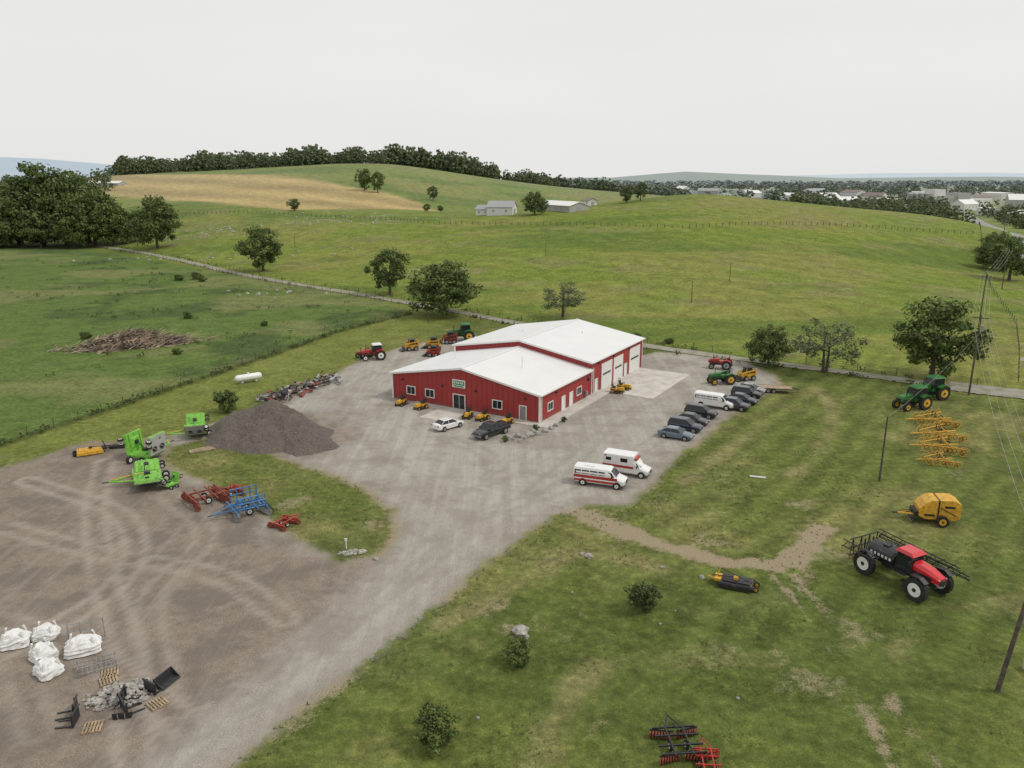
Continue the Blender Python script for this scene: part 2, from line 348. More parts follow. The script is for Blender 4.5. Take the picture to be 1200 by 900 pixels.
ribbon('road',ROAD,8,ASPH,.16);ribbon('road_centre_line',ROAD,.2,YEL,.18);ribbon('road_edge_line',ROAD,.15,WHITE,.175,off=3.6);ribbon('road_edge_line',ROAD,.15,WHITE,.175,off=-3.6)
# ------------------------------------------------------------------ main building
WD=26.3;D1=17.4;D2=39.4;bx,by=-18.8,118.8;BR=-30.3
def siding(name,col):
    t=NT(name);o=t.obj();sx=t.n('ShaderNodeSeparateXYZ');t.set(sx.inputs[0],o)
    q=t.math('ADD',sx.outputs[0],sx.outputs[1]);rib=t.math('POWER',t.math('ABSOLUTE',t.math('SINE',t.math('MULTIPLY',q,math.pi/.3))),6.)
    rib2=t.math('POWER',t.math('ABSOLUTE',t.math('SINE',t.math('MULTIPLY',q,math.pi/.9))),24.)
    c=t.mix(t.noise(o,.6,4),tuple(k*.85 for k in col),tuple(k*1.1 for k in col));c=t.mix(t.math('MULTIPLY',rib2,.35),c,tuple(k*.4 for k in col))
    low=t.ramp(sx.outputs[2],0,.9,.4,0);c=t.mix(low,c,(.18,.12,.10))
    t.set(t.b.inputs['Base Color'],c);t.b.inputs['Roughness'].default_value=.5;t.bump(t.math('ADD',rib,rib2),.8,.04);return t.m
SID=siding('red_metal_siding',(.34,.034,.032))
t=NT('white_metal_roof');o=t.obj();sx=t.n('ShaderNodeSeparateXYZ');t.set(sx.inputs[0],o)
seam=t.math('POWER',t.math('ABSOLUTE',t.math('COSINE',t.math('MULTIPLY',sx.outputs[1],math.pi/.6))),30.)
c=t.mix(t.noise(o,.25,5,.6),(.68,.69,.69),(.80,.80,.79));c=t.mix(t.math('MULTIPLY',seam,.3),c,(.45,.46,.47));t.set(t.b.inputs['Base Color'],c);t.b.inputs['Roughness'].default_value=.45;t.bump(seam,.8,.05);ROOF=t.m
bld=bpy.data.objects.new('red_metal_building',None);SC.collection.objects.link(bld);bld.location=(bx,by,0);bld.rotation_euler[2]=R(BR)
b=B();b.prism([(0,-.3),(WD,-.3),(WD,4.1),(WD/2,6.4),(0,4.1)],0,D1-.002,SID);b.prism([(0,-.3),(WD,-.3),(WD,5.3),(WD/2,7.5),(0,5.3)],D1,D2,SID);b.done('walls',parent=bld)
b=B()
for e,r,y0,y1 in ((4.1,6.4,-.35,D1-.01),(5.3,7.5,D1-.35,D2+.35)):
    s_=(r-e)/(WD/2);o=.35
    b.prism([(-o,e-o*s_+.01),(WD/2,r+.01),(WD/2,r+.16),(-o,e-o*s_+.16)],y0,y1,ROOF)
    b.prism([(WD+o,e-o*s_+.01),(WD+o,e-o*s_+.16),(WD/2+.001,r+.16),(WD/2+.001,r+.01)],y0,y1,ROOF)
    b.box((WD/2,(y0+y1)/2,r+.18),(.5,y1-y0-.02,.06),ROOF)
b.done('roof',parent=bld)
b=B()
for e,r,y0,y1 in ((4.1,6.4,-.36,D1-.4),(5.3,7.5,D1-.36,D2+.36)):
    s_=(r-e)/(WD/2);o=.36
    for x in (-o-.07,WD+o+.07): b.box((x,(y0+y1)/2,e-o*s_+.07),(.13,y1-y0,.17),WHITE)
    for sg in (0,1):
        x0,x1=(-o,WD/2) if sg==0 else (WD+o,WD/2)
        b.prism([(x0,e-o*s_-.12),(x1,r-.12),(x1,r+.165),(x0,e-o*s_+.165)][::1 if sg==0 else -1],y0-.04,y0-.003,WHITE)
for (x,y,h) in [(0,0,4.0),(WD,0,4.0),(WD,D1,4.05),(WD,D2,5.2),(0,D2,5.2),(0,D1,5.2)]:
    b.box((x,y,h/2),(.22,.22,h),WHITE)
for x in (-.08,WD+.2):
    for y in (.25,D1-.3,D1+.4,D2-.3): b.box((x,y,2.0),(.1,.1,4.0 if y<D1 else 4.8),WHITE)
b.done('trim_and_downspouts',parent=bld)
wb=B();db_=B()
def win(face,c,z,w,h,bb,frame=WHITE,glass=GLASS,mull=1):
    def bx_(dx,dz,ww,hh,out,th,m):
        if face=='front': bb.box((c+dx,-out,z+dz),(ww,th,hh),m)
        elif face=='right': bb.box((WD+out,c+dx,z+dz),(th,ww,hh),m)
        else: bb.box((-out,c+dx,z+dz),(th,ww,hh),m)
    bx_(0,0,w,h,.01,.02,glass)
    for sx_ in (-1,1): bx_(sx_*(w/2+.06),0,.12,h+.24,.05,.1,frame)
    for sz in (-1,1): bx_(0,sz*(h/2+.06),w,.12,.05,.1,frame)
    for i in range(mull): bx_((i+1)*w/(mull+1)-w/2,0,.05,h,.03,.04,frame)
for x in (3.6,7.2,19.3): win('front',x,1.75,1.5,1.15,wb)
for y in (3.2,12.8): win('right',y,1.75,1.5,1.1,wb)
win('left',5,1.8,1.5,1.1,wb);win('left',12,1.8,1.5,1.1,wb)
win('front',12.6,1.15,2.0,2.2,db_,glass=GLASS,mull=1);win('front',23.6,1.1,1.0,2.1,db_,glass=STEEL,mull=0)
win('right',7.4,1.1,1.0,2.1,db_,glass=WHITE,mull=0);win('right',10,1.1,1.0,2.1,db_,glass=WHITE,mull=0);win('right',19.2,1.1,1.,2.1,db_,glass=WHITE,mull=0);win('right',31.6,1.1,1.,2.1,db_,glass=WHITE,mull=0)
wb.box((WD+.03,16.2,2.9),(.06,.8,.6),GLASS)
wb.done('windows',parent=bld);db_.done('doors',parent=bld)
b=B()
for yc,w,h in ((23.4,4.0,4.1),(28.3,3.7,4.1),(35.8,4.6,4.3)):
    for k in range(6): b.box((WD+.04,yc,h*(k+.5)/6),(.06,w,h/6-.03),WHITE)
    b.box((WD+.012,yc,h/2),(.02,w,h),STEEL)
    b.box((WD+.055,yc,h*.58),(.06,w*.8,.32),GLASS)
    for s_ in (-1,1): b.box((WD+.05,yc+s_*(w/2+.08),h/2),(.1,.16,h),WHITE)
    b.box((WD+.05,yc,h+.08),(.1,w+.32,.16),WHITE)
b.done('overhead_doors',parent=bld)
b=B();SG=paint('sign_green',(.02,.22,.08),.5,var=.03)
b.box((12.6,-.06,4.0),(2.3,.1,1.2),WHITE);b.box((12.6,-.12,4.12),(2.0,.04,.62),SG)
for k,w in enumerate((.25,.18,.25,.15,.25)): b.box((11.85+k*.36,-.15,4.14),(w,.02,.28),WHITE)
b.box((12.6,-.12,3.6),(1.8,.03,.18),SG)
b.done('sign',parent=bld)
b=B()
for x in (2,9.6,15.6,24): b.box((x,-.12,3.3),(.25,.22,.2),BLACK)
for y in (5,20,26,33): b.box((WD+.14,y,3.4 if y<17 else 4.7),(.25,.3,.2),BLACK)
for x,y in ((6,D1*.5),(19,D1*.45),(8,D1+10),(18,D1+14)): b.cyl((x,y,5),(x,y,7.3),.08,WHITE,8)
b.box((-.5,9,.5),(.9,1.0,1.0),STEEL);b.box((WD+.3,14.9,.9),(.35,.5,.8),STEEL)
b.done('wall_lamps_and_vents',parent=bld)
def slab(name,pts,z,mat):
    b=B();n_=len(pts);b.add([(x,y,z) for x,y in pts]+[(x,y,-.1) for x,y in pts],[tuple(range(n_))]+[(i,n_+i,n_+(i+1)%n_,(i+1)%n_) for i in range(n_)],mat);return b.done(name)
def L2(x,y):
    c,s_=math.cos(R(BR)),math.sin(R(BR));return (bx+c*x-s_*y,by+s_*x+c*y)
slab('concrete_apron',[L2(WD+.02,20.5),L2(WD+9.5,20.0),L2(WD+9.7,38),L2(WD+.02,38.6)],.05,CONC)
slab('concrete_sidewalk',[L2(WD+.02,-1.6),L2(WD+2.2,-1.6),L2(WD+2.2,20),L2(WD+.02,20.4)],.12,CONC)
slab('concrete_sidewalk',[L2(4.5,-1.7),L2(WD+.0,-1.7),L2(WD+.0,-.02),L2(4.5,-.02)],.12,CONC)
slab('concrete_ramp',[L2(9.8,-6.3),L2(14.8,-6.3),L2(14.8,-1.75),L2(9.8,-1.75)],.06,CONC)
# ------------------------------------------------------------------ trees
def leafmat(name,a,b_,c_):
    t=NT(name);po=t.pos();oi=t.t.nodes.new('ShaderNodeObjectInfo').outputs['Random']
    nl=t.noise(po,.55,2,.65)
    col=t.mix(t.ramp(nl,.34,.64),a,b_)
    col=t.mix(t.math('MULTIPLY',oi,.45),col,c_)
    t.set(t.b.inputs['Base Color'],col);t.b.inputs['Roughness'].default_value=.65;t.b.inputs['Specular IOR Level'].default_value=.2
    return t.m
LEAF=leafmat('leaves',(.052,.078,.024),(.135,.185,.048),(.09,.12,.045))
LEAFG=leafmat('leaves_grey',(.09,.112,.06),(.17,.20,.10),(.14,.165,.08))
LEAFM=leafmat('leaves_hillside_haze',(.095,.125,.07),(.165,.205,.10),(.13,.165,.09))  # leaf green greyed to paint in light haze
LEAFF=leafmat('leaves_distant_haze',(.145,.18,.14),(.205,.24,.18),(.175,.21,.165))  # paler still: more haze mixed into the leaf colour
LEAFV=leafmat('leaves_far_haze',(.23,.27,.26),(.28,.315,.30),(.25,.29,.28))  # blue-grey leaf colour, mostly painted haze
def cloud(nc,per,rx,rz,zc,leaf,rg,cr=.24,shell=.55,low=.9):
    u=rg.normal(size=(nc,3));u/=np.linalg.norm(u,axis=1)[:,None];rad=shell+(1-shell)*rg.random(nc)**.7;rad*=rg.uniform(.8,1.14,nc)
    c=u*rad[:,None]*np.array([rx,rx,rz]);c[:,2]=np.where(c[:,2]<0,c[:,2]*low,c[:,2])+zc
    cs=rg.uniform(.6,1.35,nc)*cr*rx
    w=rg.normal(size=(nc,per,3));w/=np.linalg.norm(w,axis=2)[...,None]
    q=c[:,None]+w*cs[:,None,None]*(rg.random((nc,per,1))**.45)*np.array([1,1,.75])
    nrm=(w+.5*rg.normal(size=w.shape)+np.array([0,0,.35])).reshape(-1,3);nrm/=np.linalg.norm(nrm,axis=1)[:,None]
    q=q.reshape(-1,3);r_=rg.normal(size=q.shape);t1=np.cross(nrm,r_);t1/=np.linalg.norm(t1,axis=1)[:,None];t2=np.cross(nrm,t1)
    sz=(leaf*rg.uniform(.6,1.4,len(q)))[:,None]*.5
    V=np.stack([q-t1*sz,q-t2*sz*.7,q+t1*sz,q+t2*sz*.7],1).reshape(-1,3)
    return V,np.arange(len(V)).reshape(-1,4)
def tree_mesh(name,h,rx,seed,nc=60,per=85,leaf=.42,mat=None,trunk=.32,base=.12,shell=.45,limbs=7,multi=1):
    rg=np.random.default_rng(seed);mat=mat or LEAF;rz=h*(1-base)/2;zc=h*base+rz*.95
    V,F=cloud(nc,per,rx,rz,zc,leaf,rg,shell=shell)
    b=B()
    for k in range(multi):
        ox=(k-(multi-1)/2)*.5
        top=(ox*3+rg.uniform(-.4,.4),rg.uniform(-.4,.4),h*.72)
        mid=(ox*1.5,0,h*.3);b.cyl((ox,0,-.3),mid,trunk*1.25,BARK,8,trunk*.8);b.cyl(mid,top,trunk*.8,BARK,7,trunk*.15)
        for i in range(limbs):
            a=2*math.pi*i/limbs+rg.uniform(-.3,.3);z0=h*rg.uniform(.2,.5);e=rx*rg.uniform(.5,.85)
            b.cyl((ox*1.5,0,z0),(math.cos(a)*e*.5,math.sin(a)*e*.5,z0+h*.12),trunk*.4,BARK,5,trunk*.22)
            b.cyl((math.cos(a)*e*.5,math.sin(a)*e*.5,z0+h*.12),(math.cos(a)*e,math.sin(a)*e,z0+h*.28),trunk*.22,BARK,4,.03)
    q=[fc for fc in b.f if len(fc)==4];o=len(V)
    V=np.r_[V,np.array(b.v)];F2=np.array([[k+o for k in fc] for fc in q]);mi=np.r_[np.zeros(len(F)),np.ones(len(F2))];F=np.r_[F,F2]
    return npmesh(name,V,F,[mat,BARK],mi)
TM={'oakA':tree_mesh('treeA',12,5.4,1,78,95,leaf=.46),'oakB':tree_mesh('treeB',12,4.9,2,64,95,leaf=.45,shell=.5),'oakC':tree_mesh('treeC',12,6.4,3,100,90,leaf=.5,base=.02,shell=.4),
 'tall':tree_mesh('treeD',12,4.0,4,90,85,leaf=.40,base=.03),'sparse':tree_mesh('treeE',12,6.2,5,52,62,leaf=.40,mat=LEAFG,base=.16,shell=.5,trunk=.22,multi=2),
 'shrub':tree_mesh('shrubA',2.6,1.35,6,66,100,leaf=.15,base=.0,trunk=.06,shell=.35),'shrubB':tree_mesh('shrubB',2.2,1.3,8,56,95,leaf=.14,base=0.,trunk=.05,shell=.35)}
def tree(k,x,y,s=1.,sw=1.,name='tree'):
    return link(name,TM[k],at(x,y,-.1*s),rng.random()*6.28,(s*sw,s*sw,s))
for k,x,y,hh,sw in [('oakC',-164.7,366,24,.85),('oakA',-91,286,17,1.05),('oakB',-36,229,14.5,1.05),('oakC',-17,194.5,13.5,1.3),('sparse',12.6,191,9.5,1.25),
    ('oakC',47.5,140.5,7.5,1.0),('sparse',56,135.5,10.5,1.25),('oakA',72.8,131,14.8,1.08),('oakB',167,262,15,1.2),
    ('oakA',-107.6,585,17,.8),('oakB',-97,580,16,.8),('oakB',-57,577,11,.9),('oakA',58,405,9,.9),('oakB',66,411,10,.9),('oakC',11,385,11,1.1),('oakB',-47,440,5,1.1),('oakB',-40,445,4,1.2),
    ('tall',-262,412,30,1.1),('oakC',-250,400,30,1.0),('tall',-236,397,40,1.2),('oakC',-222,396,34,.9),('oakC',-206,390,28,1.),('oakC',-196,388,20,1.0),('oakC',-188,394,15,1.),('tall',-228,405,37,1.1),('oakC',-275,405,30,1.1),('oakC',-262,393,22,1.1),('oakC',-215,402,32,.9),('oakC',-242,390,24,1.1),('oakC',-230,385,18,1.1),('oakC',-212,382,15,1.1),('oakC',-250,382,16,1.2),
    ('oakB',-185,420,15,1.2),('oakA',-120,440,7,1.2),('oakC',178,290,11,1.2),('oakA',190,302,12,1.2),('oakC',196,318,9,1.4)]:
    tree(k,x,y,hh/12.,sw)
for x,y,s in [(10.6,56.2,1.),(.4,49.3,.85),(-4.7,40.8,1.0),(-42.5,111,1.35)]:
    link('shrub',TM['shrub' if s!=.85 else 'shrubB'],(x,y,-.05),rng.random()*6,(s*1.05,s*1.05,s))
for x,y,s in [(-112,262,1.),(-107,265,1.2),(-103,259,.9),(-84,160,.7),(-92,165,.8),(-66,150,.6),(-80,190,.8),(33,160,.6),(-58,180,.6),(80,150,.9),(27,164,.7)]:
    link('shrub',TM['shrubB'],at(x,y,-.05),rng.random()*6,(s*1.3,s*1.3,s))
def forest(name,pts,hs,tmpl,mat,sw=1.):
    Vt,Ft=tmpl;zz=height(pts[:,0],pts[:,1]);k=len(Vt)
    an=rng.random(len(pts))*6.28;c,s_=np.cos(an),np.sin(an);sc=hs/12.
    Q=np.empty((len(pts),k,3));wd=rng.uniform(.8,1.3,len(pts))*sw
    Q[:,:,0]=(Vt[None,:,0]*c[:,None]-Vt[None,:,1]*s_[:,None])*(sc*wd)[:,None]+pts[:,0,None]
    Q[:,:,1]=(Vt[None,:,0]*s_[:,None]+Vt[None,:,1]*c[:,None])*(sc*wd)[:,None]+pts[:,1,None]
    Q[:,:,2]=Vt[None,:,2]*sc[:,None]+zz[:,None]
    FF=(Ft[None]+(np.arange(len(pts))*k)[:,None,None]).reshape(-1,4)
    return link(name,npmesh(name,Q.reshape(-1,3),FF,[mat]))
tmM=cloud(28,13,5.0,6.6,5.0,1.5,np.random.default_rng(3),low=1.);tmF=cloud(12,9,5.5,5.8,4.6,2.8,np.random.default_rng(4),low=1.)
def ux(u,Y): return (u-600)/f*(Y*cp+8)
pts=[];hs=[]
for i in range(470):
    u=rng.uniform(132,452);Yd=rng.uniform(792,870);pts.append((ux(u,Yd),Yd));hs.append(rng.uniform(8,17)*(.7+.55*vn(np.array([u/22.]),np.array([3.]))[0]))
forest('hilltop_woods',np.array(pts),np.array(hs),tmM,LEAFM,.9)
pts=[];hs=[]
for i in range(230):
    u=rng.uniform(455,585);Yd=rng.uniform(850,980);pts.append((ux(u,Yd),Yd));hs.append(rng.uniform(9,19)+5*(u<560))
for i in range(90):
    u=rng.uniform(590,720);Yd=rng.uniform(880,1000);pts.append((ux(u,Yd),Yd));hs.append(rng.uniform(7,16))
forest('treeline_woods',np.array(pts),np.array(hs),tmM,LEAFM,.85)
pts=[];hs=[]
for i in range(90):
    u=rng.uniform(-30,132);Yd=rng.uniform(640,760);pts.append((ux(u,Yd),Yd));hs.append(rng.uniform(7,12))
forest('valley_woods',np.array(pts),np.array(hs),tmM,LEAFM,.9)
pts=[];hs=[]
while len(pts)<420:
    u=rng.uniform(930,1330);Yd=rng.uniform(500,900)
    if fbm(np.array([ux(u,Yd)/70.]),np.array([Yd/60.]))[0]>.47 and abs(ux(u,Yd)-(340+(Yd-575)*.48))>14: pts.append((ux(u,Yd),Yd));hs.append(rng.uniform(6,13))
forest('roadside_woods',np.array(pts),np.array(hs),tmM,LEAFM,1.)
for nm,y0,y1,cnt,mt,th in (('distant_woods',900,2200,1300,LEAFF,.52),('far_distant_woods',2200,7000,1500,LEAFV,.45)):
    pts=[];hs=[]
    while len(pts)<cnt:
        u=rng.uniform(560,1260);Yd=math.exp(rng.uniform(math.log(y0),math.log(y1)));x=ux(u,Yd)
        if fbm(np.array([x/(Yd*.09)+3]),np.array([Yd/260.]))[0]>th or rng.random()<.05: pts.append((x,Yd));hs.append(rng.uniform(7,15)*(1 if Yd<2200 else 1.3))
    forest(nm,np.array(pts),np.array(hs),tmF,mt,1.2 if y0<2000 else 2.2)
# ------------------------------------------------------------------ far hills
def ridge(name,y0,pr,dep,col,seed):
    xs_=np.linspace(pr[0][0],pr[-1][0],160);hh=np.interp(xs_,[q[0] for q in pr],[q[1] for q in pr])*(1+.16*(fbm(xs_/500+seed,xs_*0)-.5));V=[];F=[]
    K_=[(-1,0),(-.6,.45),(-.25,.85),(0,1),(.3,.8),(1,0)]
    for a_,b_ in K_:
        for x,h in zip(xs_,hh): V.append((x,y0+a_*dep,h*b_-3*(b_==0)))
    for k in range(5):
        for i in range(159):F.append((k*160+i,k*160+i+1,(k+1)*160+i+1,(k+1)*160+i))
    t=NT(name+'_mat');t.set(t.b.inputs['Base Color'],t.mix(t.noise(t.pos(),.004,4,.7),tuple(k*.9 for k in col),tuple(k*1.08 for k in col)));t.b.inputs['Roughness'].default_value=1  # base colour carries the bluish aerial haze of far land
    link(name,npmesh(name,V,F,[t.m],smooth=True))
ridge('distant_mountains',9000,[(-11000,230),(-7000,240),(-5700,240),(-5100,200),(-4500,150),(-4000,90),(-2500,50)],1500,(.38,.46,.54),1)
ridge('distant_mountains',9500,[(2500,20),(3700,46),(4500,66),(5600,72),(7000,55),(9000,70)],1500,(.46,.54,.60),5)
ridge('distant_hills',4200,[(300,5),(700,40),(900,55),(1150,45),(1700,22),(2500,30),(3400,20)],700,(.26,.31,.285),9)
# ------------------------------------------------------------------ distant buildings
def shed(name,x,y,L,Wd,h,hd,wall,roof,rise=.25,doors=True):
    b=B();b.prism([(-Wd/2,-1),(Wd/2,-1),(Wd/2,h),(0,h+Wd*rise),(-Wd/2,h)],-L/2,L/2,wall);o=.4
    b.prism([(-Wd/2-o,h-o*rise*2+.02),(0,h+Wd*rise+.02),(0,h+Wd*rise+.25),(-Wd/2-o,h-o*rise*2+.25)],-L/2-o,L/2+o,roof)
    b.prism([(Wd/2+o,h-o*rise*2+.02),(Wd/2+o,h-o*rise*2+.25),(.002,h+Wd*rise+.25),(.002,h+Wd*rise+.02)],-L/2-o,L/2+o,roof)
    if doors:
        nn=max(2,int(L/5))
        for i in range(nn):
            for sg in (-1,1): b.box((sg*(Wd/2+.03),-L/2+L*(i+.5)/nn,h*.5),(.08,1.0,h*.3),STEEL)
        b.box((0,-L/2-.04,h*.4),(Wd*.3,.08,h*.8),GRR)
    return b.done(name,at(x,y),hd)
GRW=paint('grey_wall',(.40,.40,.39),.8,var=.06);GRR=paint('grey_roof',(.34,.35,.36),.7,var=.08);BRR=paint('brown_roof',(.22,.18,.16),.8,var=.1);WR=paint('white_wall',(.66,.66,.64),.6,var=.04)
shed('white_barn',-5,398,13,9,3.8,75,WR,GRR,.3);shed('white_barn',-14,404,7,6,2.8,70,WR,GRR,.3)
shed('long_livestock_shed',25,400,32,11,2.4,28,GRW,WHITE,.16);shed('farm_shed',40,412,7,5,2.5,20,WR,BRR)
shed('white_barn',-352,690,40,12,2.4,80,GRW,WHITE,.13)
shed('farm_house',-262,396,14,9,4,20,GRW,BRR,.4)
for i,(u,Yd,L,w,h) in enumerate([(945,820,26,14,6),(985,840,36,16,6),(1015,820,18,12,6),(1040,900,40,18,7),(968,980,30,16,7),(1130,800,24,14,6),(1060,760,16,12,5),(925,1150,30,16,7),(880,1300,34,14,7),(760,1500,44,18,9),(735,1420,30,14,8),(800,1600,50,18,9),(700,1300,24,12,7),(720,1700,56,18,10),(848,1250,26,12,7),(1000,1300,44,20,8),(1080,1250,40,20,9),(1170,1200,50,24,9),(1200,900,34,20,8),(780,1350,24,14,7),(1025,1100,30,16,7),(1192,640,16,12,5),(1160,700,22,12,6),(690,1500,40,14,9),(660,1400,30,14,9),(830,1450,36,14,8),(955,1400,44,18,9),(1145,1000,36,16,8)]):
    shed('distant_building',ux(u,Yd),Yd,L,w,h,random.uniform(-80,80),random.choice([WR,GRW,WR]),random.choice([WHITE,GRR,WHITE,BRR]),random.choice([.05,.2,.3]))
b=B();b.box((0,0,6),(34,22,12),GRW);b.box((-14,2,9.5),(14,16,19),WR);b.box((12,-3,7.5),(16,20,15),GRW);b.box((30,0,4),(30,26,8),WR)
for k in range(4): b.cyl((-26-k*7,0,0),(-26-k*7,0,14),3.2,STEEL,14);b.cyl((-26-k*7,0,14),(-26-k*7,0,16),3.2,STEEL,14,.4)
for k in range(5): b.box((-18+8*k,-11.1,8),(3,.2,3),GRR)
b.cyl((5,5,12),(5,5,25),1.,GRW,8)
b.done('feed_mill',at(ux(1108,900),900),12)
# ------------------------------------------------------------------ vehicles
def bodyc(n,c): return paint('car_paint_'+n,c,.25,.15 if n in('silver','greyblue') else 0,.03,coat=.6)
def ringsec(x,zb,zt,hw,tw=.93,sh=.18):
    h=[(hw*.86,zb),(hw,zb+.14),(hw*1.0,zt-sh),(hw*tw,zt-.04),(hw*.55,zt+.015)]
    return [(x,-a,z) for a,z in h]+[(x,a,z) for a,z in h[::-1]]
def car(kind,colname,col,x,y,hd,name='parked_car'):
    b=B();c=bodyc(colname,col)
    if kind=='sedan':
        st=[(-2.36,.45,.82,.68),(-2.28,.3,.99,.82),(-1.75,.22,1.05,.89),(-.9,.2,1.0,.91),(.3,.2,.98,.91),(.95,.2,.97,.91),(1.65,.22,.86,.88),(2.2,.28,.72,.80),(2.36,.42,.6,.62)];wz=(-1.4,1.42);wr=.33
        gb=(-1.95,1.05,.83,.99);gt=(-1.15,.22,.64,1.42)
    elif kind=='suv':
        st=[(-2.3,.5,1.0,.78),(-2.25,.35,1.12,.88),(-1.2,.25,1.12,.93),(.9,.25,1.1,.93),(1.7,.28,1.03,.9),(2.25,.35,.9,.82),(2.36,.5,.75,.66)];wz=(-1.38,1.42);wr=.38
        gb=(-2.2,1.15,.86,1.1);gt=(-1.95,.35,.70,1.70)
    elif kind=='pickup':
        st=[(-2.9,.55,1.15,.85),(-2.85,.5,1.2,.93),(-1.0,.45,1.2,.95),(1.2,.45,1.18,.96),(2.3,.45,1.12,.94),(2.8,.5,.98,.88),(2.9,.6,.85,.78)];wz=(-1.8,1.9);wr=.42
        gb=(-.75,1.45,.87,1.18);gt=(-.45,.75,.70,1.85)
    b.loft([ringsec(*q) for q in st],c)
    b.fr(gb,gt,GLASS)
    x0,x1,hw,z=gt;b.fr((x0-.05,x1+.05,hw+.03,z-.01),(x0+.08,x1-.1,hw-.08,z+.06),c)
    for sy in (-1,1):
        for xa,xb in ((gb[0],gt[0]),(gb[1],gt[1]),((gb[0]+gb[1])/2-.1,(gt[0]+gt[1])/2-.05)):
            b.cyl((xa,sy*gb[2],gb[3]),(xb,sy*gt[2],gt[3]),.035,c if kind!='pickup' else BLACK,5)
        for xw in wz:
            b.cyl((xw,sy*(.9 if kind!='pickup' else .93)-.0,wr+.02),(xw,sy*(.935 if kind!='pickup' else .975),wr+.02),wr*1.15,BLACK,16)
            b.wheel(xw,sy*(.84 if kind!='pickup' else .9),wr,.22,n=16)
        b.box((st[-1][0]-.14,sy*.58,st[-1][2]+.03),(.2,.3,.12),LAMP);b.box((st[0][0]+.05,sy*.66,st[0][2]+.02),(.12,.26,.14),TAIL)
        b.box((gb[1]-.25,sy*(gb[2]+.16),gb[3]+.05),(.16,.2,.13),c)
        for xd in (.1,-.85): b.box((xd,sy*.925,gb[3]-.22),(.18,.02,.03),STEEL)
    b.box((st[-1][0]-.04,0,st[-1][1]+.12),(.1,.9,.16),BLACK);b.box((st[0][0]+.03,0,st[0][1]+.25),(.06,.4,.12),WHITE)
    if kind=='pickup':
        b.box((-1.85,0,1.205),(1.85,1.55,.06),BLACK);b.box((-1.85,.88,1.25),(1.95,.1,.1),c);b.box((-1.85,-.88,1.25),(1.95,.1,.1),c);b.box((-2.85,0,1.22),(.08,1.7,.1),c)
        b.box((2.93,0,.62),(.12,1.8,.18),STEEL);b.box((-2.98,0,.6),(.14,1.7,.16),STEEL)
    return b.done(name,at(x,y,.02),hd,smooth=False)
def van(x,y,hd,amb=False,name='passenger_van',stripe=True,s=1.):
    b=B();c=bodyc('white',(.76,.76,.75));zr=2.15 if not amb else 2.25
    st=[(-3.0,.45,zr-.15,.88),(-2.93,.38,zr-.02,.97),(-2.6,.35,zr,1.),(1.0,.35,zr,1.),(1.25,.35,zr-.08,1.),(2.05,.35,1.32,.99),(2.3,.38,1.24,.97),(2.8,.42,1.1,.93),(2.95,.5,.95,.85)]
    b.loft([ringsec(*q,tw=.84,sh=.5 if q[2]>1.6 else .2) for q in st],c)
    if amb:
        b.box((-.95,0,1.62),(4.0,2.16,2.1),c);b.box((-.95,0,2.69),(3.9,2.0,.05),c);b.box((1.2,0,2.3),(.5,1.7,.18),RED)
        for sy in (-1,1):
            b.box((-.95,sy*1.087,1.25),(4.0,.015,.3),RED);b.box((-.2,sy*1.09,2.1),(.9,.02,.5),GLASS);b.box((-2.2,sy*1.09,2.1),(.7,.02,.4),GLASS);b.box((-2.6,sy*1.09,2.5),(.3,.03,.15),TAIL)
        b.box((-2.96,0,1.25),(.02,2.1,.3),RED)
    else:
        for sy in (-1,1):
            for xx,ww in ((-2.45,.75),(-1.55,.85),(-.6,.85),(.3,.75)): b.box((xx,sy*.965,1.62),(ww,.05,.46),GLASS,rx=sy*4)
            if stripe:
                b.box((-.4,sy*1.003,1.12),(5.0,.02,.34),RED);b.box((-.4,sy*1.003,.66),(5.0,.02,.26),RED)
        b.box((-2.98,0,1.6),(.04,1.3,.5),GLASS)
        if stripe: b.box((-3.0,0,1.1),(.04,1.6,.25),RED);b.box((-1.2,0,zr+.05),(1.2,.9,.08),c)
    for sy in (-1,1):
        b.add([(1.02,sy*.985,1.35),(1.78,sy*1.0,1.35),(1.42,sy*.93,1.85),(1.02,sy*.93,1.9)],[(0,1,2,3)] if sy<0 else [(3,2,1,0)],GLASS)
        for xw in (-1.85,2.05): b.cyl((xw,sy*.9,.42),(xw,sy*1.01,.42),.46,BLACK,16);b.wheel(xw,sy*.93,.38,.24,n=16,rim=WHITE)
        b.box((2.93,sy*.68,.85),(.1,.3,.2),LAMP);b.box((-3.0,sy*.82,1.0),(.06,.16,.4),TAIL);b.box((1.5,sy*1.15,1.45),(.1,.2,.3),BLACK)
    b.add([(1.98,-.8,1.41),(1.98,.8,1.41),(1.33,.70,2.02),(1.33,-.70,2.02)],[(0,1,2,3)],GLASS)
    b.box((2.97,0,.85),(.06,.95,.22),BLACK);b.box((3.0,0,.55),(.14,1.8,.2),STEEL)
    return b.done(name,at(x,y,.02),hd,scale=s)
car('sedan','white',(.76,.76,.75),-8.9,103.4,45)
car('pickup','black',(.015,.015,.018),-2.8,100.3,-133,'pickup_truck')
van(10.1,82.9,-20);van(13.6,86.2,-24,amb=True,name='ambulance',s=.93)
for k,cn,cc,x,y in [('sedan','greyblue',(.13,.17,.21),22,99.2),('suv','navy',(.02,.03,.05),23.9,102.4),('sedan','charcoal',(.04,.04,.045),25.6,105.5),('suv','black',(.015,.015,.018),27.6,108.8),
    ('suv','charcoal',(.04,.04,.045),33.4,112.6),('sedan','navy',(.02,.03,.05),35.6,115.9),('suv','black',(.015,.015,.018),37.2,119),('sedan','silver',(.3,.3,.31),38.8,122.)]:
    car(k,cn,cc,x,y,-30+random.uniform(-3,3))
van(30.8,113.6,-30,stripe=False)
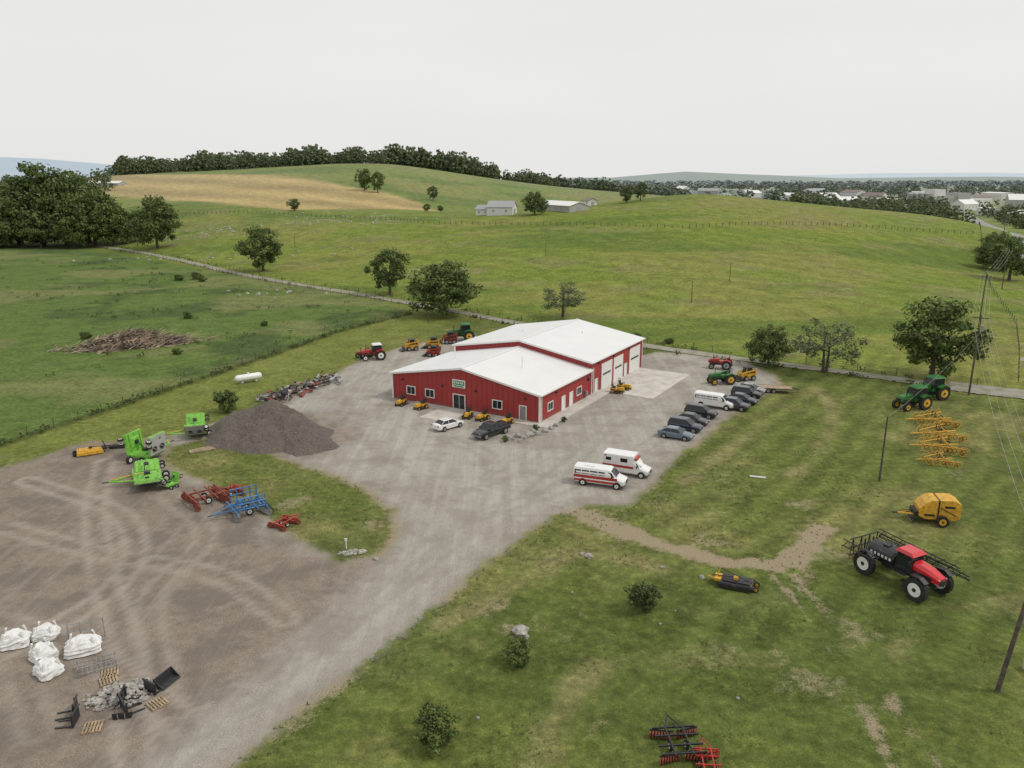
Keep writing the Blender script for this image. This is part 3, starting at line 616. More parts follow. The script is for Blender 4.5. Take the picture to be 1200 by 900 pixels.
def tractor(col,x,y,hd,s=1.,name='tractor',roof=None,rim=None,cab=True):
    b=B();rim=rim or YEL;roof=roof or col
    b.box((.2,0,.95),(3.4,.55,.45),BLACK)
    b.prism([(.45,1.1),(2.25,1.05),(2.35,1.35),(2.1,1.72),(.45,1.9)],-.42,.42,col);b.box((2.33,0,1.3),(.1,.6,.4),BLACK);b.box((1.3,0,1.25),(1.5,.87,.2),BLACK)
    b.cyl((1.5,.3,1.8),(1.5,.3,2.7),.06,BLACK,8)
    for sy in (-1,1):
        b.wheel(-.9,sy*.95,.86,.48,rim,18);b.wheel(1.75,sy*.85,.52,.34,rim,16)
        b.prism([(-1.75,1.35),(-1.45,1.75),(-.9,1.9),(-.2,1.7),(-.15,1.55),(-.9,1.78),(-1.4,1.6)],sy*.95-.28,sy*.95+.28,col)
    b.box((-.45,0,1.25),(1.6,1.1,.5),col)
    if cab:
        b.fr((-1.2,.45,.68,1.5),(-1.1,.25,.66,2.62),GLASS);b.fr((-1.3,.4,.74,2.62),(-1.15,.25,.62,2.82),roof)
        for sy in (-1,1):
            for xa,xb in ((-1.2,-1.1),(.45,.25)): b.cyl((xa,sy*.68,1.5),(xb,sy*.66,2.62),.045,BLACK,5)
    else:
        b.box((-.9,0,1.7),(.45,.5,.12),BLACK);b.box((-1.12,0,1.95),(.1,.5,.45),BLACK,ry=-10)
        for sy in (-1,1): b.cyl((-1.3,sy*.45,1.4),(-1.3,sy*.45,2.5),.04,BLACK,5)
        b.cyl((-1.3,-.45,2.5),(-1.3,.45,2.5),.04,BLACK,5)
    b.box((-1.75,0,.8),(.5,.8,.12),BLACK)
    return b.done(name,at(x,y),hd,scale=s)
tractor(GREEN,60.6,113,200,1.25);tractor(GREEN,66,118.3,195,1.3);tractor(RED,-26.3,145.5,200,1.1,roof=WHITE,rim=WHITE);tractor(GREEN,-10.5,163.5,190,1.3);tractor(GREEN,35.6,127.5,190,1.05,cab=False);tractor(RED,38.2,138,160,1.,cab=False,rim=STEEL)
tractor(RED,-28.5,147.5,230,.8,cab=False,rim=WHITE)
def loader(col,x,y,hd,s=1.,name='skid_steer_loader'):
    b=B();b.box((0,0,.8),(2.3,1.1,.7),col)
    for sy in (-1,1):
        for xx in (-.65,.65): b.wheel(xx,sy*.72,.42,.28,RIM,14)
        b.box((-.1,sy*.66,1.5),(2.3,.12,.2),col,ry=8);b.box((1.3,sy*.66,.95),(.14,.12,1.1),col,ry=-20);b.box((-1.1,sy*.66,1.4),(.25,.14,.9),col)
    b.fr((-.5,.65,.5,1.15),(-.45,.45,.48,2.0),GLASS);b.box((0,0,2.04),(1.1,1.05,.08),BLACK);b.box((-1.,0,1.3),(.5,1.0,.5),BLACK)
    b.prism([(1.5,.1),(2.2,.1),(2.25,.2),(1.7,.3),(1.55,.75),(1.45,.75)],-.85,.85,BLACK)
    for sy in (-1,1): b.cyl((.65,sy*.5,1.15),(.45,sy*.48,2.),.05,col,5)
    return b.done(name,at(x,y),hd,scale=s)
loader(YEL,-20.2,153.6,200,1.1);loader(YEL,-15.9,155.4,170,1.1);loader(YEL,40.5,130,200,1.1);loader(RED,-15.2,148.2,170,1.0);loader(RUST,-12.9,160.2,185,1.2)
def mower(x,y,hd,s=1.,name='garden_tractor'):
    b=B();b.box((.55,0,.62),(.9,.5,.4),YEL,taper=.85);b.box((-.45,0,.55),(1.,.75,.28),YEL);b.box((-.45,0,.85),(.45,.5,.14),BLACK);b.box((-.68,0,1.08),(.12,.5,.45),BLACK,ry=-12)
    b.box((.1,0,.25),(.9,1.3,.16),BLACK);b.cyl((.15,0,.7),(-.05,0,1.05),.03,BLACK,5);b.ring((-.05,0,1.05),(-.4,0,1),.18,.02,BLACK,8)
    for sy in (-1,1): b.wheel(-.55,sy*.5,.3,.24,YEL,12);b.wheel(.75,sy*.42,.2,.16,YEL,10)
    b.cyl((-.8,-.35,.7),(-.8,-.35,1.6),.03,BLACK,5);b.cyl((-.8,.35,.7),(-.8,.35,1.6),.03,BLACK,5);b.cyl((-.8,-.35,1.6),(-.8,.35,1.6),.03,BLACK,5)
    return b.done(name,at(x,y),hd,scale=s)
for q in [(3.6,-2.6,-80),(7.4,-2.7,-100),(16.0,-2.9,-70),(18.4,-2.7,-95),(22.4,-2.6,-90)]:
    x,y=L2(q[0],q[1]);mower(x,y,BR+q[2],1.1)
for q in [(WD+3.4,23,0),(WD+3.2,20.6,10)]:
    x,y=L2(q[0],q[1]);mower(x,y,BR+q[2],1.15)
def sprayer(x,y,hd,s=1.):
    b=B();CH=1.35
    for sy in (-1,1):
        b.box((0,sy*.45,CH),(6.8,.18,.28),BLACK)
        for xx in (-2.45,2.45):
            b.wheel(xx,sy*1.5,.98,.42,WHITE,22);b.box((xx,sy*1.2,1.35),(.3,.25,1.0),BLACK);b.cyl((xx,sy*.4,CH+.2),(xx,sy*1.3,CH+.3),.12,BLACK,8)
            b.prism([(xx-.9,1.75),(xx-.5,2.1),(xx+.3,2.15),(xx+.85,1.85),(xx+.8,1.8),(xx+.3,2.08),(xx-.5,2.03)],sy*1.5-.25,sy*1.5+.25,BLACK)
    b.loft([[(1.3,-.62,1.6),(1.3,.62,1.6),(1.3,.62,2.35),(1.3,.4,2.62),(1.3,-.4,2.62),(1.3,-.62,2.35)],[(2.6,-.58,1.6),(2.6,.58,1.6),(2.6,.58,2.2),(2.6,.36,2.45),(2.6,-.36,2.45),(2.6,-.58,2.2)],[(3.6,-.48,1.65),(3.6,.48,1.65),(3.6,.48,1.95),(3.6,.28,2.12),(3.6,-.28,2.12),(3.6,-.48,1.95)]],SRED)
    b.box((3.62,0,1.75),(.1,.8,.4),BLACK)
    for sy in (-1,1): b.box((2.2,sy*.61,1.85),(1.6,.06,.3),BLACK);b.box((3.5,sy*.36,1.98),(.2,.18,.14),LAMP)
    b.fr((-.15,1.35,.72,1.6),(-.05,1.15,.68,3.05),GLASS);b.fr((-.3,1.4,.8,3.05),(-.1,1.15,.66,3.3),SRED);b.box((.6,0,1.75),(1.55,1.46,.35),BLACK)
    for sy in (-1,1):
        for xa,xb in ((-.15,-.05),(1.35,1.15)): b.cyl((xa,sy*.72,1.6),(xb,sy*.68,3.05),.06,BLACK,5)
        b.box((1.3,sy*1.05,2.6),(.08,.25,.4),BLACK);b.box((.6,sy*1.05,1.5),(1.1,.5,.06),BLACK)
    b.loft([[(xx,ww*math.cos(a),2.05+.62*math.sin(a)) for a in [k*math.pi/6 for k in range(12)]] for xx,ww in ((-2.9,.75),(-2.7,.98),(-.5,.98),(-.3,.75))],BLACK)
    for sy in (-1,1):
        b.box((-1.4,sy*1.0,2.05),(2.2,.04,.4),BLACK)
        for k in range(6): b.box((-2.3+k*.36,sy*1.03,2.08),(.2,.02,.22),WHITE)
    b.box((-1.6,0,2.7),(.5,.5,.12),BLACK);b.cyl((-.35,.75,1.7),(-.35,.75,3.1),.07,STEEL,8)
    for sy in (-1,1):
        b.cyl((-3.4,sy*.5,.9),(-3.4,sy*.5,2.6),.07,BLACK,6);b.cyl((-3.2,sy*.4,CH),(-4.1,sy*.5,1.1),.06,BLACK,6)
    for z in (1.0,1.7,2.5): b.cyl((-4.0,-1.6,z),(-4.0,1.6,z),.06,BLACK,6)
    for k in range(7): b.cyl((-4,-1.5+.5*k,1.0),(-4,-1.5+.5*k+.25*(-1)**k,2.5),.045,BLACK,5)
    for k in range(9): b.cyl((-3.9,-1.6+.4*k,1.0),(-3.9,-1.6+.4*k,.55),.03,RED,4)
    for sy in (-1,1):
        for off,z0 in ((1.95,1.75),(2.2,1.95)):
            if sy<0 and off<2: continue
            y0=sy*off;x0,x1=-4.2,(4.4 if off<2 else 3.4)
            if sy<0: x1=-.6
            b.cyl((x0,y0,z0),(x1,y0,z0+.15),.05,BLACK,5);b.cyl((x0,y0,z0+.65),(x1,y0,z0+.45),.05,BLACK,5);b.cyl((x0,y0+.22*sy,z0+.1),(x1,y0+.1*sy,z0+.2),.04,BLACK,5)
            kk=16 if sy>0 else 8
            for k in range(kk):
                xa=x0+(x1-x0)*k/kk;xb=x0+(x1-x0)*(k+1)/kk
                b.cyl((xa,y0,z0+(.65 if k%2 else 0)),(xb,y0,z0+(0 if k%2 else .62)),.03,BLACK,4)
                if k%2==0:b.cyl((xa,y0+.1*sy,z0),(xa,y0+.12*sy,z0-.28),.025,RED,4)
    b.cyl((1.2,.9,.6),(1.2,1.3,1.5),.04,STEEL,5);b.box((1.0,-1.0,.9),(.5,.5,.05),BLACK);b.box((1.1,-1.1,.5),(.5,.4,.05),BLACK)
    return b.done('crop_sprayer',at(x,y),hd,scale=s)
sprayer(33.6,60.7,-64,1.04)
def baler(x,y,hd,s=1.):
    b=B();pr=[(-2.1,.8),(-1.7,.6),(.9,.55),(1.5,.85),(1.5,1.55),(1.0,2.1),(.4,2.45),(-1.5,2.55),(-2.1,2.2)]
    b.prism(pr,-1.0,1.0,YEL);b.box((-.15,0,1.5),(.12,2.06,2.0),BLACK)
    for sy in (-1,1):
        b.box((-1.15,sy*1.03,1.5),(1.5,.06,1.2),YEL);b.box((.6,sy*1.03,1.4),(1.1,.06,1.0),YEL);b.box((.6,sy*1.05,1.0),(.9,.06,.2),BLACK);b.box((-1.1,sy*1.07,1.9),(.9,.02,.22),BLACK)
        b.wheel(-.5,sy*1.38,.56,.36,YEL,16);b.cyl((-1.7,sy*1.1,1.1),(-.3,sy*1.1,1.8),.05,BLACK,6)
    b.box((1.65,0,.9),(.4,1.6,.5),BLACK)
    b.cyl((1.3,-.6,.8),(3.1,0,.6),.09,YEL,6);b.cyl((1.3,.6,.8),(3.1,0,.6),.09,YEL,6);b.cyl((3.1,0,.6),(3.6,0,.6),.08,BLACK,6);b.cyl((3.0,.1,.6),(3.0,.1,0),.05,STEEL,6)
    b.cyl((1.9,-.9,.35),(1.9,.9,.35),.18,BLACK,8);b.cyl((1.3,0,1.1),(3.0,0,.8),.05,BLACK,6)
    for k in range(10): b.cyl((1.9,-.9+.2*k,.35),(2.15,-.9+.2*k,.15),.02,STEEL,4)
    return b.done('round_baler',at(x,y),hd,scale=s)
baler(42.8,73.2,168,1.06)
def rake(x,y,hd,s=1.):
    b=B();b.cyl((-2.6,0,.8),(3.4,0,.6),.08,YEL,6)
    for sy in (-1,1):
        b.cyl((2.0,sy*.4,.85),(-2.4,sy*2.4,.95),.07,YEL,6);b.cyl((-1.2,0,.85),(-1.6,sy*2.1,.95),.06,YEL,6);b.wheel(-1.1,sy*1.1,.34,.2,YEL,12);b.wheel(-2.2,sy*1.9,.3,.2,YEL,12)
        for k in range(5):
            c=(1.7-k*.95,sy*(.95+k*.42),.68);b.ring(c,(.45,sy*.9,0),.62,.028,YEL,14,10);b.ring(c,(.45,sy*.9,0),.25,.03,BLACK,8);b.cyl(c,(c[0]+.2,c[1]-.5*sy,.9),.04,YEL,4)
        b.cyl((-.2,sy*.4,1.),(-.2,sy*.4,1.7),.05,BLACK,5)
    b.cyl((-.2,-.4,1.7),(-.2,.4,1.7),.05,BLACK,5);b.cyl((3.2,0,.6),(3.2,0,0),.05,STEEL,5)
    return b.done('hay_rake',at(x,y),hd,scale=s)
rake(59.5,105.5,178,1.05);rake(57,99.5,184,1.05);rake(54.5,94.5,176,1.0);rake(52,89.8,180,.75)
def harrow(col,x,y,hd,s=1.,name='disc_harrow',w=4.2,tall=False):
    b=B()
    for sy in (-1,1): b.box((0,sy*w*.18,.95),(3.6,.14,.16),col)
    for xx in (-1.6,-.6,.6,1.6): b.box((xx,0,.95),(.12,w*.9,.14),col)
    for xx,sg in ((1.2,1),(-1.2,-1)):
        for sy in (-1,1):
            a=(xx,sy*.15,.5);e=(xx+sg*.45,sy*w/2,.5);b.cyl(a,e,.05,BLACK,5);nn=8
            b.box(((a[0]+e[0])/2,(a[1]+e[1])/2,.82),(.1,w/2,.1),col,rz=-sy*sg*12)
            for k in range(nn):
                t_=(k+.5)/nn;cx=a[0]+(e[0]-a[0])*t_;cy=a[1]+(e[1]-a[1])*t_;b.cyl((cx-.03,cy-.05,.38),(cx+.03,cy+.05,.38),.34,RUST if col!=BLUE else STEEL,10)
            for t_ in (.2,.8): b.cyl((a[0]+(e[0]-a[0])*t_,a[1]+(e[1]-a[1])*t_,.5),(a[0]+(e[0]-a[0])*t_,a[1]+(e[1]-a[1])*t_,.95),.04,col,4)
    for sy in (-1,1): b.wheel(0,sy*.7,.4,.24,WHITE,12);b.cyl((1.6,sy*.7,.95),(3.6,0,.6),.07,col,5)
    b.cyl((3.6,0,.6),(4.1,0,.6),.06,BLACK,5);b.cyl((.4,0,1.),(.4,0,1.7),.06,col,5);b.cyl((.4,0,1.7),(1.9,0,1.),.05,col,5)
    if tall: # folded wings standing upright with tines and roller
        for sy in (-1,1):
            y0=sy*w*.36
            for z in (1.1,1.7,2.3): b.cyl((-1.5,y0,z),(1.3,y0,z),.07,col,5)
            for k in range(5): b.cyl((-1.5+k*.7,y0,1.0),(-1.5+k*.7,y0*.92,2.4),.06,col,5)
            for k in range(9): b.cyl((-1.5+k*.35,y0,1.2+.5*(k%3)),(-1.45+k*.35,y0+sy*.45,1.1+.5*(k%3)),.03,BLACK,4)
            b.cyl((0,sy*.5,1.0),(0,y0,1.9),.05,BLACK,6)
            b.ring((-1.9,y0*.6,.4),(0,1,0),.32,.03,BLACK,10,5)
        for k in range(10): b.ring((-1.95,-w*.4+w*.8*k/9,.35),(0,1,0),.3,.03,BLACK,8,4)
        b.box((.8,0,1.3),(.7,.7,.5),col,taper=.8);b.cyl((-1.2,0,1),(-1.0,0,2.1),.07,col,6)
    return b.done(name,at(x,y),hd,scale=s)
harrow(RUST,-33,78,40,1.,w=4.6);harrow(RED,-31.2,79.8,40,.7,w=4.);harrow(BLUE,-27.6,75.2,215,.98,'seedbed_cultivator',w=4.2,tall=True);harrow(RED,-22.9,72,60,.62,'field_cultivator',w=3.6)
harrow(BLACK,10.2,40.4,95,.72,w=4.2);harrow(RED,11.6,38.8,85,.6,w=2.8,name='field_cultivator')
def batwing(x,y,hd,s=1.,fold=0,name='batwing_mower',col=None):
    b=B();col=col or LIME;b.box((0,0,.6),(2.4,2.2,.24),col);b.box((0,0,.8),(1.8,1.4,.14),col,taper=.8);b.box((0,0,.95),(.5,.5,.3),BLACK)
    for sy in (-1,1):
        sv=b.T;b.T=Matrix.Translation((0,sy*1.15,.62))@Matrix.Rotation(sy*R(fold),4,'X')
        b.prism([(-1.15,-.12),(1.15,-.12),(1.0,.12),(-1.0,.12)],min(sy*.05,sy*1.95),max(sy*.05,sy*1.95),col)
        b.box((0,sy*1.0,.18),(1.4,1.1,.12),col,taper=.7);b.box((0,sy*1.,.3),(.35,.35,.2),BLACK)
        b.box((0,sy*1.0,-.15),(2.1,1.8,.05),GRW if fold else BLACK)
        for k in (-.5,.5): b.cyl((k,sy*.7,-.18),(k,sy*.7,-.3),.25,BLACK,10);b.box((k,sy*.7,-.3),(.9,.1,.03),STEEL,rz=30)
        b.wheel(-1.35,sy*1.1,.28,.18,WHITE,12,z=-.25);b.wheel(-1.35,sy*1.6,.28,.18,WHITE,12,z=-.25)
        for k in (-.7,0,.7): b.box((k,sy*1.,.16),(.06,1.85,.08),col)
        b.T=sv
        b.wheel(-1.6,sy*.6,.36,.24,WHITE,12);b.cyl((-1.6,sy*.6,.36),(-.9,sy*.6,.8),.06,col,5);b.cyl((.2,sy*.3,.9),(.2,sy*1.6,1.3+fold/90),.05,BLACK,5)
        b.cyl((1.2,sy*.8,.6),(3.3,0,.55),.08,col,6)
    b.cyl((3.3,0,.55),(3.9,0,.55),.06,BLACK,5);b.cyl((.4,0,1.),(3.2,0,.75),.05,YEL,6);b.box((1.2,0,1.1),(.1,1.2,.5),col)
    return b.done(name,at(x,y),hd,scale=s)
batwing(-45.4,91.3,75,1.3,fold=84);batwing(-41.8,83.6,205,1.2,fold=16);batwing(-42.8,100.2,200,1.1,fold=50);batwing(-38.8,82.2,150,.6,fold=70)
def flatmower(x,y,hd,s=1.,c1=BLACK,c2=YEL,name='rotary_cutter'):
    b=B();b.box((-.3,0,.45),(3.0,1.9,.24),c1,taper=.94);b.box((-.3,0,.62),(2.4,1.2,.12),c1);b.box((1.35,0,.55),(.6,1.1,.25),c2);b.box((-.2,0,.8),(.4,.4,.22),c2)
    for sy in (-1,1): b.box((-.3,sy*.97,.3),(3.0,.06,.34),c1);b.cyl((1.3,sy*.5,.6),(2.3,0,.5),.06,c2,5);b.wheel(-2.0,sy*.5,.26,.18,c2,12);b.cyl((-1.9,sy*.5,.3),(-1.5,sy*.5,.6),.05,c2,5);b.cyl((1.5,sy*.3,.6),(1.2,sy*.1,1.5),.05,c2,5)
    b.cyl((1.2,0,1.5),(-1.6,0,.6),.04,c1,5);b.cyl((0,0,.85),(2.0,0,.7),.05,BLACK,6)
    return b.done(name,at(x,y),hd,scale=s)
flatmower(19,60.2,157,.95);flatmower(-53.2,93.3,30,1.0,YEL,BLACK);flatmower(-50.8,95.5,10,.6,BLACK,YEL)
b=B();b.box((0,0,.75),(5.6,2.2,.12),WOOD);b.box((0,0,.62),(5.8,.8,.18),BLACK)
for k in range(2):
    for sy in (-1,1): b.wheel(-.9+k*.85,sy*1.0,.36,.22,RIM,14)
for sy in (-1,1): b.box((0,sy*1.12,.75),(5.6,.06,.16),BLACK);b.cyl((2.8,sy*.8,.62),(4.0,0,.6),.06,BLACK,5)
b.box((-3.3,0,.55),(1.2,1.9,.06),BLACK,ry=-20)
b.done('flatbed_trailer',(42.6,122.4,0),-12)
# ------------------------------------------------------------------ rocks / piles
def rockgeo(b,c,r,rg,mat=ROCKM,n=7):
    rings=[]
    for k in range(1,5):
        a=math.pi*k/5;rings.append([(c[0]+r*math.sin(a)*math.cos(6.283*i/n)*rg.uniform(.75,1.2),c[1]+r*math.sin(a)*math.sin(6.283*i/n)*rg.uniform(.75,1.2),c[2]+r*.7*math.cos(a)*rg.uniform(.8,1.15)) for i in range(n)])
    b.loft(rings,mat)
rg=random.Random(3)
for (x,y,r) in [(-.3,98.6,.7),(.8,99.6,.65),(1.6,98.9,.5),(2.4,100,.75),(3.6,100.6,.6),(2.9,101.6,.5),(4.6,101.8,.6),(5.4,103,.55),(1.2,97.7,.45),(6.2,104.3,.5),(7.1,65.3,.45),(6.5,65.8,.3),(.7,52.9,.75),(1.1,52.4,.3),(16.6,61.5,.3),(-14.6,66.3,.4),(13.5,63.3,.25),(-12.5,64.9,.3),(-2.2,43.2,.16),(11.6,54.2,.15),(13.2,56.1,.12),(26.4,88,.14),(5.1,59,.13),(15.2,45.2,.15)]:
    b=B();rockgeo(b,(0,0,r*.25),r*.9,rg);b.done('boulder',(x,y,0),rg.uniform(0,360))
for (x,y) in [(-.9,97.7),(3.3,102.6),(7.4,106.2)]:
    link('shrub',TM['shrubB'],(x,y,0),rng.random()*6,(.35,.35,.4))
b=B()
for i in range(330):
    a=rg.uniform(0,6.28);q=rg.random()**.6;rockgeo(b,(math.cos(a)*q*2.4,math.sin(a)*q*1.5,.05+.25*(1-q)),rg.uniform(.06,.2),rg,n=5)
b.done('rubble_pile',(-26.4,45.6,0),20)
b=B()
for i in range(60):
    a=rg.uniform(0,6.28);q=rg.random()**.6;rockgeo(b,(math.cos(a)*q*1.3,math.sin(a)*q*.5,.02),rg.uniform(.08,.22),rg,n=5)
b.done('rubble_pile',(-15,66.2,0),10)
for nm,cx,cy,cnt,sx_,sy_ in (('rock_outcrop',-120,330,50,45,14),('rock_outcrop',-90,395,90,60,25),('rock_outcrop',-150,395,60,30,14),('rock_outcrop',-80,235,14,30,10)):
    b=B()
    for i in range(cnt):
        x=cx+rg.gauss(0,.5)*sx_;y=cy+rg.gauss(0,.5)*sy_;rockgeo(b,(x,y,hz(x,y)-.02),rg.uniform(.25,.9),rg,n=5)
    b.done(nm)
# gravel mound
NG=150
gx,gy=np.meshgrid(np.linspace(-12,12.5,NG),np.linspace(-12,10,NG));gx=gx.ravel();gy=gy.ravel()
wx_=gx+(fbm(gx/3+2,gy/3)-.5)*2.2;wy_=gy+(fbm(gx/3+9,gy/3+4)-.5)*2.2
def cone(cx,cy,rx,h): 
    r_=np.hypot(wx_-cx,wy_-cy)/rx;return h*np.clip(1-r_,0,1)-h*.08*np.exp(-(r_/.14)**2)
zz=np.maximum.reduce([cone(-.6,1.,6.4,4.9),cone(-4.2,.4,5.2,3.6),cone(2.8,-1.4,5.4,3.6),cone(6.0,-5.2,3.9,2.0),cone(.2,-4.2,4.6,2.6),cone(-4.6,-3.6,3.4,1.7)])
zz=zz+np.clip(zz,0,1)*((fbm(gx/1.1,gy/1.1)-.5)*.6+(vn(gx*3.,gy*3.)-.5)*.16)-.05
Fi=[(j*NG+i,j*NG+i+1,(j+1)*NG+i+1,(j+1)*NG+i) for j in range(NG-1) for i in range(NG-1)]
Fi=[q for q in Fi if max(zz[list(q)])>-.04]
t=NT('gravel_heap');po=t.pos();n1=t.noise(po,6,4,.75);n2=t.noise(po,.6,4,.6);c=t.mix(t.ramp(n1,.35,.7),(.10,.083,.070),(.22,.188,.16));c=t.mix(t.ramp(n2,.45,.7,0,.6),c,(.12,.102,.088));t.set(t.b.inputs['Base Color'],c);t.b.inputs['Roughness'].default_value=1;t.bump(n1,1.,.2)
link('gravel_pile',npmesh('gravel_pile',np.c_[gx,gy,zz],Fi,[t.m],smooth=False),(-32.6,101.4,0))
b=B()
for i in range(260):
    k=rg.random();x=rg.gauss(0,1.1);y=(k-.5)*17;z=rg.uniform(0,.6);m=rg.choice([STEEL,RUST,BLACK,GRR,BLACK,ROCKM,BARK])
    if rg.random()<.5: b.box((x,y,z+.15),(rg.uniform(.3,1.6),rg.uniform(.2,.7),rg.uniform(.08,.4)),m,rx=rg.uniform(-25,25),ry=rg.uniform(-25,25),rz=rg.uniform(0,180))
    else: b.cyl((x,y,z),(x+rg.gauss(0,1),y+rg.gauss(0,1),z+rg.uniform(0,.9)),rg.uniform(.04,.1),m,5)
b.done('scrap_metal_pile',(-34.6,123.5,0),-27)
b=B()
for i in range(1900):
    x=rg.gauss(0,4.6);y=rg.gauss(0,1.6);z=max(.05,(3.6-abs(x)*.22-abs(y)*.8)*rg.random());a=rg.gauss(.2,.9);l=rg.uniform(.8,4.)
    b.cyl((x,y,z),(x+math.cos(a)*l,y+math.sin(a)*l*.6,max(.02,z+rg.uniform(-.9,1.3))),rg.uniform(.04,.15),rg.choice([DEAD,DEAD,DEAD,BARK]),4,.03)
b.done('brush_pile',(-79,157,0),25)
ws=[]
MEA=[(-82,60),(-69,98),(-54.5,134),(-40,175),(-30,205),(-40,214),(-150,325),(-260,430),(-260,60)]
xx=rng.uniform(-230,-30,6000);yy=rng.uniform(95,330,6000);k=(sdf(MEA,xx,yy)<0)&(fbm(xx/14,yy/14)>.5);ws=list(zip(xx[k][:560],yy[k][:560]))
for k in range(150):
    t_=rng.random();i=rng.integers(1,len(FL)-1);a_=np.array(FL[i]);c_=np.array(FL[i+1]);q=a_+(c_-a_)*t_+rng.normal(size=2)*.35;ws.append(tuple(q))
lp=smooth_pl(LANE)
for k in range(240):
    q=lp[rng.integers(10,len(lp)-30)]+rng.normal(size=2)*.6+np.array([1.6,2.0])*(1 if rng.random()<.5 else -1);ws.append(tuple(q))
wv=cloud(5,18,5,3,3,1.6,np.random.default_rng(12))
forest('meadow_weeds',np.array(ws),rng.uniform(.8,1.8,len(ws)),wv,LEAF,.9)
xx=rng.uniform(-20,45,14000);yy=rng.uniform(36,95,14000);dd=np.maximum(sdf(LOT,xx,yy),0);k=(dd>.2)&((dd<2.)|(fbm(xx/5,yy/5)>.56));w1=np.c_[xx[k],yy[k]][:1900]
xx=rng.uniform(-45,-10,2500);yy=rng.uniform(64,100,2500);k=sdf(ISL,xx,yy)<-.2;w2=np.c_[xx[k],yy[k]][:450]
wl=np.concatenate([w1,w2]);GT=leafmat('grass_tufts',(.09,.12,.03),(.17,.20,.06),(.14,.15,.06))
forest('grass_tufts',wl,rng.uniform(.10,.32,len(wl)),cloud(4,9,5,5,3,3.2,np.random.default_rng(22)),GT,1.)
# ------------------------------------------------------------------ bulk bags, rack, pallets
def sack(x,y,hd,sx_,sy_,sz,seed):
    r_=random.Random(seed);b=B();n_=20;rings=[]
    for k in range(9):
        t_=k/8;z=sz*(t_**.8);w=1.03-.06*t_ if k<5 else 1-.55*(t_-.5)*1.5
        rings.append([(sx_/2*w*max(-1,min(1,1.25*math.cos(6.283*i/n_)))*r_.uniform(.9,1.07),sy_/2*w*max(-1,min(1,1.25*math.sin(6.283*i/n_)))*r_.uniform(.9,1.07),z+.1+(r_.uniform(-.1,.1) if k>5 else r_.uniform(-.02,.02))+.12*math.cos(4*6.283*i/n_)*(k>4)) for i in range(n_)])
    b.loft(rings,BAG)
    for sx2 in (-1,1):
        for sy2 in (-1,1): b.cyl((sx2*sx_*.36,sy2*sy_*.36,sz*.85),(sx2*sx_*.30,sy2*sy_*.30,sz+.32),.05,BAG,5,.09)
    b.box((0,0,.06),(sx_*.95,sy_*.9,.1),WOOD)
    return b.done('bulk_bag',(x,y,0),hd,smooth=False)
sack(-37.2,51.4,20,1.9,1.5,.95,1);sack(-35.5,52.4,10,1.7,1.4,.8,5);sack(-34.1,49.7,-35,1.7,1.5,.95,2);sack(-32.7,47.9,-35,1.7,1.5,.9,3);sack(-31.7,50.6,25,2.3,1.7,1.0,4)
b=B()
for x in (-1.2,-.4,.4,1.2): b.cyl((x,0,0),(x,0,1.6),.035,STEEL,5)
for z in (.2,.9,1.5): b.cyl((-1.2,0,z),(1.2,0,z),.035,STEEL,5)
b.cyl((-1.2,0,1.6),(-1.2,-.6,0),.03,STEEL,4)
b.done('metal_rack',(-32.2,52.1,0),20)
b=B()
for i in range(9): b.cyl((-1.2+.3*i,-.6,.25),(-1.2+.3*i,.6,.5),.03,STEEL,4)
for y in (-.6,0,.6): b.cyl((-1.3,y,.25+(y+.6)*.2),(1.3,y,.25+(y+.6)*.2),.04,STEEL,5)
for x in (-1.2,1.2):
    for y in (-.6,.6): b.cyl((x,y,0),(x,y,.7),.04,STEEL,5)
b.done('metal_gate_rack',(-29.6,48.5,0),30)
def pallet(x,y,hd,z=0):
    b=B()
    for k in range(6): b.box((-.5+k*.2,0,.13),(.12,1.1,.025),WOOD)
    for yy in (-.5,0,.5): b.box((0,yy,.06),(1.2,.08,.1),WOOD)
    b.done('pallet',(x,y,z),hd)
pallet(-28.4,47.9,25);pallet(-28.1,47.1,35);pallet(-26.7,42.3,15);pallet(-23.6,44.6,50)
def bucket(x,y,hd,s=1.,name='loader_bucket'):
    b=B();b.prism([(-.5,.05),(.5,.05),(.55,.1),(-.3,.2),(-.45,.85),(-.55,.85)],-1.,1.,BLACK)
    for sy in (-1,1): b.prism([(-.5,.05),(.5,.05),(-.4,.85),(-.55,.85)],sy*1.-.03,sy*1.+.03,BLACK);b.box((-.6,sy*.4,.5),(.16,.08,.6),STEEL)
    b.done(name,(x,y,0),hd,scale=s)
def forks(x,y,hd):
    b=B();b.box((-.3,0,.5),(.1,1.2,.8),BLACK);b.box((-.35,0,.95),(.1,1.3,.1),BLACK)
    for sy in (-.35,.35): b.box((.3,sy,.06),(1.1,.12,.05),BLACK);b.box((-.22,sy,.5),(.06,.12,.9),BLACK)
    b.done('pallet_forks',(x,y,0),hd)
bucket(-23.9,46.9,-20,.8);bucket(-25.3,43.4,100,.55);forks(-25.1,43.9,40);forks(-28.8,43.6,200);forks(-28.3,42.7,190);forks(-24.4,46,60);forks(-25.6,44.8,10)
b=B();n_=12
b.loft([[(xx,rr*math.cos(6.283*i/n_),.95+rr*math.sin(6.283*i/n_)) for i in range(n_)] for xx,rr in ((-2.3,.15),(-2.2,.38),(-2.0,.55),(-1.7,.6),(1.7,.6),(2.0,.55),(2.2,.38),(2.3,.15))],WHITE)
b.cyl((0,0,1.5),(0,0,1.75),.2,WHITE,10)
for x in (-1.2,1.2): b.box((x,0,.2),(.25,.9,.5),CONC)
b.done('propane_tank',(-44.8,128.2,0),38,smooth=True)
